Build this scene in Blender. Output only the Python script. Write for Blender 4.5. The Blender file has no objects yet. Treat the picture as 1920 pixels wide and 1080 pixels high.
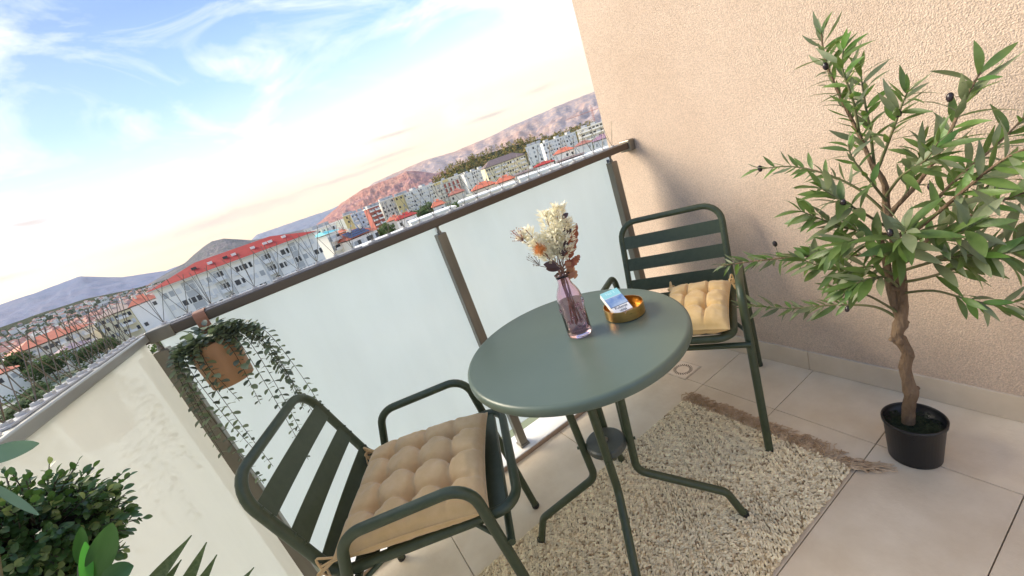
import bpy, bmesh, math, random
from math import sin, cos, pi, radians, sqrt
from mathutils import Vector, Matrix, noise
random.seed(7)
sc = bpy.context.scene
col = sc.collection
rnd = random.random
def uni(a, b): return a + (b - a) * rnd()

# ------------------------------------------------------------------ camera
CAM = Vector((0, 0, 1.18)); FPX = 760.0
RIGHT = Vector((0.80734205, -0.49498436, -0.32123092))
DOWN = Vector((-0.42263543, -0.10514634, -0.90017973))
FWD = Vector((0.41179863, 0.86251651, -0.29408699))
cd = bpy.data.cameras.new('camera'); co = bpy.data.objects.new('camera', cd); col.objects.link(co)
cd.sensor_width = 36; cd.lens = 36 * FPX / 1920; cd.clip_start = 0.02; cd.clip_end = 30000
m = Matrix((RIGHT, -DOWN, -FWD)).transposed().to_4x4(); m.translation = CAM
co.matrix_world = m; sc.camera = co

def ray(px, py):
    return RIGHT * (px - 960) + DOWN * (py - 540) + FWD * FPX
def at_z(px, py, z): d = ray(px, py); return CAM + d * ((z - CAM.z) / d.z)
def at_y(px, py, y): d = ray(px, py); return CAM + d * ((y - CAM.y) / d.y)
def at_d(px, py, depth): return CAM + ray(px, py) * (depth / FPX)
def on_plane(px, py, p, off=0.0):
    n = Vector((p.x, p.y, 0)).normalized(); d = ray(px, py)
    return CAM + d * (((p - CAM).dot(n) + off) / d.dot(n))
def bear(az, el, dist):
    a, e = radians(az), radians(el)
    return Vector((dist * sin(a), dist * cos(a), CAM.z + dist * math.tan(e)))

# ------------------------------------------------------------------ sky, sun, exposure
SUN_AZ, SUN_EL = -44.0, 30.0
w = bpy.data.worlds.new('World'); sc.world = w; w.use_nodes = True
wn = w.node_tree; wn.nodes.clear()
def N(t, typ, **kw):
    n = t.nodes.new(typ)
    for k, v in kw.items():
        if k in n.inputs: n.inputs[k].default_value = v
        else: setattr(n, k, v)
    return n
def ramp(t, stops, src=None, interp='LINEAR'):
    r = t.nodes.new('ShaderNodeValToRGB'); e = r.color_ramp; e.interpolation = interp
    while len(e.elements) < len(stops): e.elements.new(0.5)
    for el, (p, c) in zip(e.elements, stops):
        el.position = p; el.color = (*c, 1) if len(c) == 3 else c
    if src is not None: t.links.new(src, r.inputs[0])
    return r
def math_n(t, op, a, b=None, clamp=False):
    n = t.nodes.new('ShaderNodeMath'); n.operation = op; n.use_clamp = clamp
    for i, v in enumerate((a, b)):
        if v is None: continue
        if isinstance(v, (int, float)): n.inputs[i].default_value = v
        else: t.links.new(v, n.inputs[i])
    return n.outputs[0]
def mixc(t, fac, a, b, mode='MIX'):
    n = t.nodes.new('ShaderNodeMix'); n.data_type = 'RGBA'; n.blend_type = mode
    for i, v in ((0, fac), (6, a), (7, b)):
        if isinstance(v, (int, float)): n.inputs[i].default_value = v
        elif isinstance(v, tuple): n.inputs[i].default_value = (*v, 1)
        else: t.links.new(v, n.inputs[i])
    return n.outputs[2]

def build_world():
    t = wn; L = t.links.new
    tc = N(t, 'ShaderNodeTexCoord'); nrm = N(t, 'ShaderNodeVectorMath', operation='NORMALIZE'); L(tc.outputs['Generated'], nrm.inputs[0])
    sep = N(t, 'ShaderNodeSeparateXYZ'); L(nrm.outputs[0], sep.inputs[0])
    X, Y, Z = sep.outputs
    ns = N(t, 'ShaderNodeTexSky'); ns.sky_type = 'NISHITA'; ns.sun_disc = False
    ns.sun_elevation = radians(SUN_EL); ns.sun_rotation = radians(SUN_AZ); ns.air_density = 1.0; ns.dust_density = 2.0
    # brighter, whiter air to the right (where the evening light comes over the hills)
    glow = math_n(t, 'MULTIPLY', math_n(t, 'ADD', math_n(t, 'MULTIPLY', X, 0.85), math_n(t, 'MULTIPLY', Y, 0.5)), 1.0)
    glow = math_n(t, 'SMOOTH_MAX', math_n(t, 'SUBTRACT', glow, 0.30), 0.0)
    u = math_n(t, 'SUBTRACT', Z, math_n(t, 'MULTIPLY', glow, 0.20))
    u = math_n(t, 'MAXIMUM', u, math_n(t, 'MULTIPLY', Z, 0.5))
    base = ramp(t, [(0.0, (.84, .62, .42)), (0.035, (.90, .74, .52)), (0.075, (.93, .84, .63)), (0.105, (.90, .91, .84)),
                    (0.15, (.62, .80, .90)), (0.25, (.34, .55, .84)), (0.38, (.20, .35, .72)), (0.8, (.24, .38, .70))], u).outputs[0]
    # soft wide cirrus, stretched along the horizon
    cx = N(t, 'ShaderNodeCombineXYZ')
    L(math_n(t, 'ARCTAN2', X, Y), cx.inputs[0]); L(Z, cx.inputs[1])
    mp = N(t, 'ShaderNodeMapping'); mp.inputs['Rotation'].default_value = (0, 0, radians(-9)); mp.inputs['Scale'].default_value = (2.6, 7.5, 1)
    mp.inputs['Location'].default_value = (0.7, 1.3, 0)
    L(cx.outputs[0], mp.inputs[0])
    n1 = N(t, 'ShaderNodeTexNoise', Scale=1.35, Detail=9.0, Roughness=0.6, Distortion=.9); L(mp.outputs[0], n1.inputs['Vector'])
    cm = ramp(t, [(0.47, (0, 0, 0)), (0.57, (.35, .35, .35)), (0.70, (1, 1, 1))], n1.outputs[0]).outputs[0]
    lo = N(t, 'ShaderNodeMapRange', **{'From Min': .05, 'From Max': .20}); L(Z, lo.inputs[0])
    base = mixc(t, math_n(t, 'MULTIPLY', math_n(t, 'MULTIPLY', cm, lo.outputs[0]), .85), base, (1.0, 1.0, .99))
    # low flat mauve cloud bars near the horizon
    az = math_n(t, 'ARCTAN2', X, Y)
    wob = N(t, 'ShaderNodeTexNoise', Scale=9.0, Detail=5.0, Roughness=.6); L(nrm.outputs[0], wob.inputs['Vector'])
    wv = math_n(t, 'MULTIPLY', math_n(t, 'SUBTRACT', wob.outputs[0], .5), .035)
    bars = None
    for (a0, e0, ha, he, st) in [(-5, 3.9, 13.5, .85, .75), (9, 4.3, 9, .30, .7), (16, 5.0, 4.5, .25, .6), (-8, 2.6, 9, .45, .4), (-18, 8.6, 2.3, .42, .9), (-22, 4.6, 3.2, .35, .8), (17.5, 7.3, 3.0, .22, .85),
                                 (30, 5.6, 2.6, .22, .85), (37.5, 6.6, 2.0, .3, .45), (-21, 2.9, 3, .3, .3), (60, 5, 12, .6, .5), (100, 6, 15, .7, .5), (150, 5, 20, .7, .5), (-60, 5, 14, .7, .6), (-110, 6, 16, .7, .5)]:
        dx = math_n(t, 'DIVIDE', math_n(t, 'SUBTRACT', az, radians(a0)), radians(ha))
        dz = math_n(t, 'DIVIDE', math_n(t, 'ADD', math_n(t, 'SUBTRACT', Z, sin(radians(e0))), math_n(t, 'MULTIPLY', wv, min(1, he * 1.3))), sin(radians(he)))
        r2 = math_n(t, 'ADD', math_n(t, 'MULTIPLY', dx, dx), math_n(t, 'MULTIPLY', dz, dz))
        g = math_n(t, 'MULTIPLY', math_n(t, 'POWER', 2.718, math_n(t, 'MULTIPLY', r2, -1.0)), st)
        bars = g if bars is None else math_n(t, 'MAXIMUM', bars, g)
    n2 = N(t, 'ShaderNodeTexNoise', Scale=14.0, Detail=6.0, Roughness=.7)
    mp2 = N(t, 'ShaderNodeMapping'); mp2.inputs['Scale'].default_value = (1, 1, 6); L(nrm.outputs[0], mp2.inputs[0]); L(mp2.outputs[0], n2.inputs['Vector'])
    bf = math_n(t, 'MULTIPLY', bars, ramp(t, [(.36, (.65, .65, .65)), (.62, (1, 1, 1))], n2.outputs[0]).outputs[0], True)
    base = mixc(t, bf, base, (.46, .34, .32))
    # ground half of the sphere
    gz = N(t, 'ShaderNodeMapRange', **{'From Min': -.02, 'From Max': .0}); L(Z, gz.inputs[0])
    base = mixc(t, gz.outputs[0], (.45, .42, .38), base)
    b1 = N(t, 'ShaderNodeBackground', Strength=SKY_S); L(base, b1.inputs[0])
    b2 = N(t, 'ShaderNodeBackground', Strength=0.012); L(ns.outputs[0], b2.inputs[0])
    ad = N(t, 'ShaderNodeAddShader'); L(b1.outputs[0], ad.inputs[0]); L(b2.outputs[0], ad.inputs[1])
    o = N(t, 'ShaderNodeOutputWorld'); L(ad.outputs[0], o.inputs[0])
SKY_S = 0.69
build_world()
sd = bpy.data.lights.new('sun', 'SUN'); sd.energy = 3.7; sd.angle = radians(32); sd.color = (1.0, .88, .68)
so = bpy.data.objects.new('sun', sd); col.objects.link(so)
sdir = Vector((sin(radians(SUN_AZ)) * cos(radians(SUN_EL)), cos(radians(SUN_AZ)) * cos(radians(SUN_EL)), sin(radians(SUN_EL))))
so.rotation_euler = sdir.to_track_quat('Z', 'Y').to_euler()
vs = sc.view_settings; vs.view_transform = 'Standard'; vs.look = 'None'; vs.gamma = 1; vs.use_curve_mapping = False; vs.exposure = 0.95
sc.cycles.max_bounces = 8; sc.cycles.transparent_max_bounces = 12

# ------------------------------------------------------------------ materials
MATS = {}
def mat(name, c=(.5, .5, .5), rough=.6, metal=0.0, c2=None, scale=20.0, bump=0.0, bscale=None, spec=.5, coat=0.0, detail=4.0, lo=.35, hi=.65, trans=None, sheen=0.0, rvar=0.0, coord='Object', stretch=None, attr=None, speck=0.0):
    if name in MATS: return MATS[name]
    m = bpy.data.materials.new(name); m.use_nodes = True; t = m.node_tree; L = t.links.new
    b = t.nodes['Principled BSDF']; b.inputs['Base Color'].default_value = (*c, 1)
    b.inputs['Roughness'].default_value = rough; b.inputs['Metallic'].default_value = metal
    b.inputs['Specular IOR Level'].default_value = spec; b.inputs['Coat Weight'].default_value = coat
    b.inputs['Sheen Weight'].default_value = sheen
    tc = N(t, 'ShaderNodeTexCoord'); vec = tc.outputs[coord]
    if stretch:
        mp = N(t, 'ShaderNodeMapping'); mp.inputs['Scale'].default_value = stretch; L(vec, mp.inputs[0]); vec = mp.outputs[0]
    colour = None
    if c2 is not None:
        n = N(t, 'ShaderNodeTexNoise', Scale=scale, Detail=detail, Roughness=.6); L(vec, n.inputs['Vector'])
        f = ramp(t, [(lo, (0, 0, 0)), (hi, (1, 1, 1))], n.outputs[0]).outputs[0]
        colour = mixc(t, f, c, c2)
        if rvar:
            L(math_n(t, 'ADD', math_n(t, 'MULTIPLY', n.outputs[0], rvar), rough - rvar / 2), b.inputs['Roughness'])
    if attr == 'random':      # each piece a little lighter or darker of its own
        oi = N(t, 'ShaderNodeObjectInfo')
        k = math_n(t, 'ADD', math_n(t, 'MULTIPLY', oi.outputs['Random'], .5), .75)
        colour = mixc(t, 1.0, colour if colour is not None else c, k, 'MULTIPLY')
    elif attr:
        a = N(t, 'ShaderNodeVertexColor'); a.layer_name = attr
        colour = mixc(t, 1.0, colour if colour is not None else c, a.outputs[0], 'MULTIPLY')
    if speck:
        sn = N(t, 'ShaderNodeTexNoise', Scale=210.0, Detail=2.0, Roughness=.7); L(vec, sn.inputs['Vector'])
        sr = ramp(t, [(.36, (1 - speck,) * 3), (.62, (1 + speck * .4,) * 3)], sn.outputs[0]); colour = mixc(t, 1.0, colour, sr.outputs[0], 'MULTIPLY')
    if colour is not None: L(colour, b.inputs['Base Color'])
    if bump:
        n = N(t, 'ShaderNodeTexNoise', Scale=bscale or scale * 4, Detail=3.0, Roughness=.6); L(vec, n.inputs['Vector'])
        bp = N(t, 'ShaderNodeBump', Strength=bump, Distance=.01); L(n.outputs[0], bp.inputs['Height']); L(bp.outputs[0], b.inputs['Normal'])
    if trans:
        tr = N(t, 'ShaderNodeBsdfTranslucent'); tr.inputs[0].default_value = (*trans[1], 1)
        if colour is not None and len(trans) > 2: L(mixc(t, 1.0, colour, trans[1], 'MULTIPLY'), tr.inputs[0])
        mx = N(t, 'ShaderNodeMixShader', Fac=trans[0]); L(b.outputs[0], mx.inputs[1]); L(tr.outputs[0], mx.inputs[2])
        L(mx.outputs[0], t.nodes['Material Output'].inputs[0])
    MATS[name] = m; return m

G_FRAME = mat('green powder coat', (.037, .053, .026), .42, c2=(.049, .066, .034), scale=60, bump=.04, bscale=900, rvar=.12)
G_TOP = mat('green coat with painted sheen', (.088, .120, .092), .34, c2=(.100, .134, .104), scale=5, rvar=.10)  # lighter than the frame: gloss reflections put into the base colour
STEEL = mat('brushed taupe steel', (.17, .155, .125), .36, metal=.6, c2=(.25, .23, .19), scale=9, stretch=(1, 1, .08), bump=.05, bscale=160, rvar=.2)
RAILM = mat('brushed rail steel', (.085, .068, .055), .36, metal=.5, c2=(.13, .105, .085), scale=7, stretch=(.08, 1, 1), bump=.04, bscale=150, rvar=.2)
RAILL = mat('sky-brightened side rail steel', (.34, .34, .30), .36, metal=.35, c2=(.40, .40, .36), scale=7, stretch=(1, .08, 1), bump=.04, bscale=150, rvar=.2)  # grey steel lightened so its colour carries the sky's reflection
STUCCO = mat('pink stucco', (.70, .535, .415), .92, c2=(.78, .615, .49), scale=3.5, speck=.18, bump=1.0, bscale=260, detail=12, lo=.3, hi=.7, spec=.2)
TILE = mat('beige floor tile', (.66, .535, .385), .42, c2=(.75, .63, .475), scale=7, bump=.12, bscale=60, detail=8, rvar=.15)
SKIRT = mat('beige skirting tile', (.54, .445, .34), .45, c2=(.62, .52, .41), scale=7, bump=.1, bscale=60, detail=8)
GROUT = mat('grout', (.52, .43, .33), .9, c2=(.64, .54, .42), scale=40)
MARBLE = mat('white sill stone', (.82, .80, .76), .35, c2=(.74, .72, .68), scale=8, bump=.05)
SILLF = mat('brown sill edge', (.36, .25, .17), .5, c2=(.42, .30, .21), scale=20, bump=.1)
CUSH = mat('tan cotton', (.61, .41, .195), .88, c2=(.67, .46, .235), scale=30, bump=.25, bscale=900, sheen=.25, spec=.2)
CUSH_LIT = mat('light-tinted tan cotton', (.72, .47, .19), .88, c2=(.78, .54, .25), scale=30, bump=.25, bscale=900, sheen=.25, spec=.2)  # tan cotton with the yellow light put into its colour
WOOL = mat('natural wool loops', (.97, .83, .59), .95, bump=.4, bscale=500, attr='tone', spec=.15)
RUGB = mat('rug backing', (.34, .26, .17), .95, c2=(.24, .18, .11), scale=120, bump=.4)
FRING = mat('brown yarn', (.50, .33, .19), .9, c2=(.72, .54, .36), scale=45, bump=.3, bscale=400, spec=.2)
BLACKP = mat('black plastic pot', (.008, .008, .010), .38, c2=(.012, .012, .014), scale=30, bump=.05)
MOSS = mat('dark moss', (.012, .022, .010), .95, c2=(.022, .035, .014), scale=60, bump=.8, bscale=120)
BARK = mat('olive bark', (.115, .070, .040), .85, c2=(.22, .15, .095), scale=22, bump=1.0, bscale=120, detail=9, stretch=(1, 1, .35))
TWIG = mat('green twig', (.10, .12, .045), .7, c2=(.14, .12, .06), scale=30)
LEAF = mat('olive leaf', (.065, .130, .030), .40, c2=(.13, .20, .06), scale=25, attr='random', trans=(.25, (.24, .36, .07)), bump=.08, bscale=120)
LEAF2 = mat('pale olive leaf', (.16, .20, .10), .5, c2=(.23, .26, .15), scale=25, attr='random', trans=(.22, (.22, .30, .12)), bump=.08, bscale=120)
LEAF3 = mat('fresh olive leaf', (.075, .17, .028), .40, c2=(.10, .20, .05), scale=25, attr='random', trans=(.3, (.22, .42, .06)), bump=.08, bscale=120)
OLIVE = mat('black olive', (.012, .010, .012), .25, c2=(.03, .02, .025), scale=20)
EUC = mat('eucalyptus leaf', (.17, .215, .11), .5, c2=(.24, .285, .17), scale=60, attr='random', trans=(.2, (.14, .20, .10)))
EUCB = mat('dark eucalyptus leaf', (.085, .105, .07), .5, c2=(.13, .16, .11), scale=60, attr='random', trans=(.15, (.10, .16, .08)))
STEMB = mat('dark stem', (.045, .040, .028), .7)
LEATHER = mat('tan pot', (.40, .215, .105), .5, c2=(.44, .245, .125), scale=8, bump=.05)
STRAP = mat('leather strap', (.28, .12, .062), .55, c2=(.34, .155, .085), scale=25, bump=.15)
BOX1 = mat('boxwood leaf', (.026, .070, .018), .38, c2=(.06, .13, .035), scale=60, attr='random', trans=(.2, (.10, .2, .04)))
BOX2 = mat('young boxwood leaf', (.14, .19, .05), .42, c2=(.20, .26, .10), scale=60, attr='random', trans=(.25, (.25, .34, .10)))
BROAD = mat('broad green leaf', (.022, .072, .015), .28, c2=(.045, .115, .028), scale=12, trans=(.18, (.10, .26, .04)), stretch=(1, 6, 1))
BROADP = mat('pale broad leaf', (.11, .19, .09), .25, c2=(.18, .27, .15), scale=10, trans=(.25, (.24, .38, .22)))
SPIKY = mat('spiky leaf', (.060, .095, .035), .42, c2=(.15, .19, .085), scale=20, stretch=(12, 12, 1), trans=(.15, (.14, .22, .05)))
BRASS = mat('brushed brass', (.62, .37, .12), .30, metal=1.0, c2=(.70, .44, .17), scale=12, stretch=(1, 1, 6), bump=.04, rvar=.15)
CREAM = mat('cream husk', (.86, .81, .64), .8, c2=(.90, .87, .74), scale=60, trans=(.35, (.92, .87, .68)), attr='random')
THIST = mat('orange thistle', (.52, .17, .035), .8, c2=(.62, .27, .08), scale=60)
OAK = mat('dried oak leaf', (.20, .045, .025), .6, c2=(.33, .12, .06), scale=40, trans=(.2, (.5, .15, .06)))
OAKT = mat('tan oak leaf', (.42, .22, .13), .65, c2=(.32, .13, .07), scale=40, trans=(.2, (.5, .25, .12)))
DARKL = mat('dark dried leaf', (.045, .020, .018), .55, c2=(.07, .03, .026), scale=40)
DRYST = mat('dried stem', (.20, .10, .07), .7)
SPIKE = mat('spike wire', (.16, .14, .11), .35, metal=.7)
PLASTIC = mat('clear strip plastic', (.62, .62, .62), .25, trans=(.35, (.8, .8, .8)))
RUBBER = mat('black rubber', (.02, .02, .02), .6)
DRAINM = mat('steel drain grate', (.60, .56, .50), .35, metal=.5, c2=(.66, .62, .56), scale=20)
DARK = mat('dark slot', (.02, .018, .015), .8)
SOIL = mat('potting soil', (.03, .022, .014), .95, c2=(.05, .035, .022), scale=60, bump=.6)

def glass_pink():
    m = bpy.data.materials.new('pink glass'); m.use_nodes = True; t = m.node_tree
    b = t.nodes['Principled BSDF']; b.inputs['Base Color'].default_value = (.96, .76, .84, 1)
    b.inputs['Transmission Weight'].default_value = 1; b.inputs['Roughness'].default_value = .02; b.inputs['IOR'].default_value = 1.45
    return m
PINKG = glass_pink()
def frosted(name, body, tr, tfac, rough, spec=.5):
    """frosted safety glass: scatters what comes through, mirrors faintly on its polished inner face"""
    m = bpy.data.materials.new(name); m.use_nodes = True; t = m.node_tree; L = t.links.new
    b = t.nodes['Principled BSDF']; b.inputs['Base Color'].default_value = (*body, 1); b.inputs['Roughness'].default_value = rough
    b.inputs['Specular IOR Level'].default_value = spec
    x = N(t, 'ShaderNodeBsdfTranslucent'); tc = N(t, 'ShaderNodeTexCoord'); mp = N(t, 'ShaderNodeMapping'); mp.inputs['Scale'].default_value = (5, 5, 1.1)
    L(tc.outputs['Object'], mp.inputs[0]); nn = N(t, 'ShaderNodeTexNoise', Scale=2.2, Detail=10.0, Roughness=.65); L(mp.outputs[0], nn.inputs['Vector'])   # rain streaks and dust
    L(mixc(t, ramp(t, [(.35, (0, 0, 0)), (.7, (1, 1, 1))], nn.outputs[0]).outputs[0], tr, tuple(c * .955 for c in tr)), x.inputs[0])
    mx = N(t, 'ShaderNodeMixShader', Fac=tfac); L(b.outputs[0], mx.inputs[1]); L(x.outputs[0], mx.inputs[2])
    gl = N(t, 'ShaderNodeBsdfGlossy', Roughness=.03); fr = N(t, 'ShaderNodeFresnel', IOR=1.5)
    m2 = N(t, 'ShaderNodeMixShader'); L(fr.outputs[0], m2.inputs[0]); L(mx.outputs[0], m2.inputs[1]); L(gl.outputs[0], m2.inputs[2])
    L(m2.outputs[0], t.nodes['Material Output'].inputs[0]); return m
FROST = frosted('frosted blue glass', (.80, .86, .88), (.90, .97, 1.0), .86, .35)
FROSTL = frosted('frosted cream glass', (.86, .88, .80), (1.0, 1.0, .95), .80, .3)

# ------------------------------------------------------------------ mesh helpers
WM = {}
class MB:
    def __init__(s): s.v = []; s.f = []; s.mi = []; s.sm = []; s.tone = None; s.fix = False
    def add(s, vs, fs, mi=0, smooth=False):
        o = len(s.v); s.v += [tuple(p) for p in vs]
        for f in fs: s.f.append(tuple(i + o for i in f)); s.mi.append(mi); s.sm.append(smooth)
        return s
    def box(s, a, b, mi=0, M=None):
        x0, y0, z0 = a; x1, y1, z1 = b
        vs = [Vector(p) for p in ((x0, y0, z0), (x1, y0, z0), (x1, y1, z0), (x0, y1, z0), (x0, y0, z1), (x1, y0, z1), (x1, y1, z1), (x0, y1, z1))]
        if M: vs = [M @ p for p in vs]
        return s.add(vs, [(0, 3, 2, 1), (4, 5, 6, 7), (0, 1, 5, 4), (1, 2, 6, 5), (2, 3, 7, 6), (3, 0, 4, 7)], mi)
    def bevbox(s, a, b, r=.002, mi=0, M=None):
        bm = bmesh.new(); bmesh.ops.create_cube(bm, size=1)
        for v in bm.verts:
            v.co = Vector(((a[i] + b[i]) / 2 + v.co[i] * (b[i] - a[i]) for i in range(3)))
        bmesh.ops.bevel(bm, geom=bm.edges[:], offset=r, segments=2, affect='EDGES', profile=.5)
        vs = [M @ v.co if M else v.co.copy() for v in bm.verts]
        fs = [[v.index for v in f.verts] for f in bm.faces]
        bm.verts.index_update(); bm.free(); return s.add(vs, fs, mi, False)
    def tube(s, pts, r, n=10, closed=False, caps=True, mi=0, smooth=True):
        P = [Vector(p) for p in pts]; k = len(P); R = r if isinstance(r, (list, tuple)) else [r] * k
        T = []
        for i in range(k):
            a = P[(i - 1) % k] if closed or i > 0 else P[i]; b = P[(i + 1) % k] if closed or i < k - 1 else P[i]
            d = b - a; T.append(d.normalized() if d.length > 1e-9 else Vector((0, 0, 1)))
        ref = Vector((0, 0, 1)) if abs(T[0].z) < .9 else Vector((1, 0, 0))
        u = (ref - T[0] * ref.dot(T[0])).normalized(); vs = []
        U = []
        for i in range(k):
            u = u - T[i] * u.dot(T[i]); u = u.normalized() if u.length > 1e-6 else T[i].orthogonal().normalized(); U.append(u.copy())
        for i in range(k):
            w_ = T[i].cross(U[i])
            for j in range(n):
                a = 2 * pi * j / n; vs.append(P[i] + (U[i] * cos(a) + w_ * sin(a)) * R[i])
        fs = []
        for i in range(k if closed else k - 1):
            i2 = (i + 1) % k
            for j in range(n): fs.append((i * n + j, i * n + (j + 1) % n, i2 * n + (j + 1) % n, i2 * n + j))
        s.add(vs, fs, mi, smooth)
        if caps and not closed: s.add(vs[:n], [tuple(range(n))[::-1]], mi); s.add(vs[-n:], [tuple(range(n))], mi)
        return s
    def lathe(s, prof, c=(0, 0, 0), n=32, mi=0, smooth=True, capb=False, capt=False):
        c = Vector(c); vs = []; s.fix = True
        for (r, z) in prof:
            for j in range(n): a = 2 * pi * j / n; vs.append(c + Vector((r * cos(a), r * sin(a), z)))
        fs = [(i * n + j, i * n + (j + 1) % n, (i + 1) * n + (j + 1) % n, (i + 1) * n + j) for i in range(len(prof) - 1) for j in range(n)]
        s.add(vs, fs, mi, smooth)
        if capb: s.add(vs[:n], [tuple(range(n))[::-1]], mi)
        if capt: s.add(vs[-n:], [tuple(range(n))], mi)
        return s
    def quad(s, a, b, c, d, mi=0): return s.add([a, b, c, d], [(0, 1, 2, 3)], mi)
    def mesh(s, name, mats):
        if s.fix:
            bm = bmesh.new(); bv = [bm.verts.new(p) for p in s.v]; lay = bm.faces.layers.int.new('src')
            for i, f in enumerate(s.f):
                try: q = bm.faces.new([bv[j] for j in f]); q[lay] = i
                except ValueError: pass
            bmesh.ops.remove_doubles(bm, verts=bm.verts[:], dist=1e-6); bmesh.ops.dissolve_degenerate(bm, edges=bm.edges[:], dist=1e-7)
            bmesh.ops.recalc_face_normals(bm, faces=bm.faces[:]); bm.verts.index_update()
            fs = [([v.index for v in f.verts], s.mi[f[lay]], s.sm[f[lay]]) for f in bm.faces]; s.v = [v.co[:] for v in bm.verts]
            s.f = [f[0] for f in fs]; s.mi = [f[1] for f in fs]; s.sm = [f[2] for f in fs]; bm.free()
        me = bpy.data.meshes.new(name); me.from_pydata(s.v, [], s.f)
        for m_ in (mats if isinstance(mats, (list, tuple)) else [mats]): me.materials.append(m_)
        me.polygons.foreach_set('material_index', s.mi); me.polygons.foreach_set('use_smooth', s.sm)
        if s.tone:
            ca = me.color_attributes.new('tone', 'FLOAT_COLOR', 'POINT')
            ca.data.foreach_set('color', [x for c in s.tone for x in (*c, 1)])
        me.update(); return me
    def build(s, name, mats, parent=None, local=False, kind=None, label=None):
        if parent is not None and not local and parent in WM and WM[parent] is not None:
            inv = WM[parent].inverted(); s.v = [tuple(inv @ Vector(p)) for p in s.v]
        return link(name, s.mesh(name, mats), parent, kind=kind, label=label)
def link(name, me, parent=None, M=None, kind=None, label=None):
    o = bpy.data.objects.new(name, me); col.objects.link(o)
    base = Matrix()
    if parent is not None:
        o.parent = parent; base = WM.get(parent) or Matrix()
        if M is not None: o.matrix_basis = base.inverted() @ M; WM[o] = M
        else: WM[o] = base
    else:
        if M is not None: o.matrix_basis = M
        WM[o] = M or Matrix()
    if kind: o['kind'] = kind
    if label: o['label'] = label
    return o
def tag(o, label=None, cat=None, group=None, kind=None):
    if label: o['label'] = label
    if cat: o['category'] = cat
    if group: o['group'] = group
    if kind: o['kind'] = kind
    return o
def root(name, loc, label, cat, group=None, rz=0.0):
    M = Matrix.Translation(Vector(loc)) @ Matrix.Rotation(rz, 4, 'Z')
    o = link(name, None, None, M); o.empty_display_size = .1
    return tag(o, label, cat, group)
def copy_tree(o, parent=None):
    c = o.copy(); col.objects.link(c); c.parent = parent
    for ch in o.children: copy_tree(ch, c)
    return c
def fillet(pts, radii, n=6, closed=False):
    P = [Vector(p) for p in pts]; k = len(P); out = []
    for i in range(k):
        if not closed and i in (0, k - 1): out.append(P[i]); continue
        a, b, c = P[(i - 1) % k], P[i], P[(i + 1) % k]
        d1 = (a - b).normalized(); d2 = (c - b).normalized(); th = d1.angle(d2)
        r = radii[i] if isinstance(radii, (list, tuple)) else radii
        cut = min(r / math.tan(th / 2), (a - b).length * .49, (c - b).length * .49)
        p0, p2 = b + d1 * cut, b + d2 * cut
        rr = cut * math.tan(th / 2); cen = b + (d1 + d2).normalized() * (rr / sin(th / 2)); 
        va, vc = (p0 - cen), (p2 - cen)
        for j in range(n + 1):
            f = j / n; ang = va.angle(vc) if va.length > 1e-9 else 0
            if ang < 1e-4: out.append(p0.lerp(p2, f)); continue
            out.append(cen + (va * sin((1 - f) * ang) + vc * sin(f * ang)) / sin(ang))
    return out
def smooth_path(pts, n=6):
    P = [Vector(p) for p in pts]; out = []
    for i in range(len(P) - 1):
        p0 = P[max(i - 1, 0)]; p1 = P[i]; p2 = P[i + 1]; p3 = P[min(i + 2, len(P) - 1)]
        for j in range(n):
            t = j / n
            out.append(.5 * ((2 * p1) + (p2 - p0) * t + (2 * p0 - 5 * p1 + 4 * p2 - p3) * t * t + (3 * p1 - p0 - 3 * p2 + p3) * t ** 3))
    out.append(P[-1]); return out
def path_at(pts, f):
    x = f * (len(pts) - 1); i = min(int(x), len(pts) - 2); t = x - i
    return pts[i].lerp(pts[i + 1], t), (pts[i + 1] - pts[i]).normalized()
def frame(o, x, up):
    """matrix with origin o, local x along x, local z near up"""
    x = x.normalized(); y = up.cross(x)
    y = y.normalized() if y.length > 1e-5 else x.orthogonal().normalized()
    z = x.cross(y); M = Matrix((x, y, z)).transposed().to_4x4(); M.translation = o; return M
def leaf_mesh(name, m_, L, W, n=6, droop=.15, fold=.25, peak=.42, blunt=1.0, twist=0.0):
    """a leaf blade along +x, folded on its midrib"""
    vs = []; fs = []
    for i in range(n + 1):
        t = i / n; wv = W / 2 * (sin(pi * t ** (math.log(.5) / math.log(peak)))) ** blunt if 0 < t < 1 else (.0006)
        z = -droop * L * t * t; x = L * (t - .12 * droop * t * t); tw = twist * t
        for sx in (-1, 0, 1):
            yy = sx * wv; zz = abs(sx) * wv * fold
            vs.append((x, yy * cos(tw) - zz * sin(tw), z + yy * sin(tw) + zz * cos(tw)))
    for i in range(n):
        for j in (0, 1): a = i * 3 + j; fs.append((a, a + 3, a + 4, a + 1))
    b = MB().add(vs, fs, 0, True); return b.mesh(name, m_)

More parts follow.
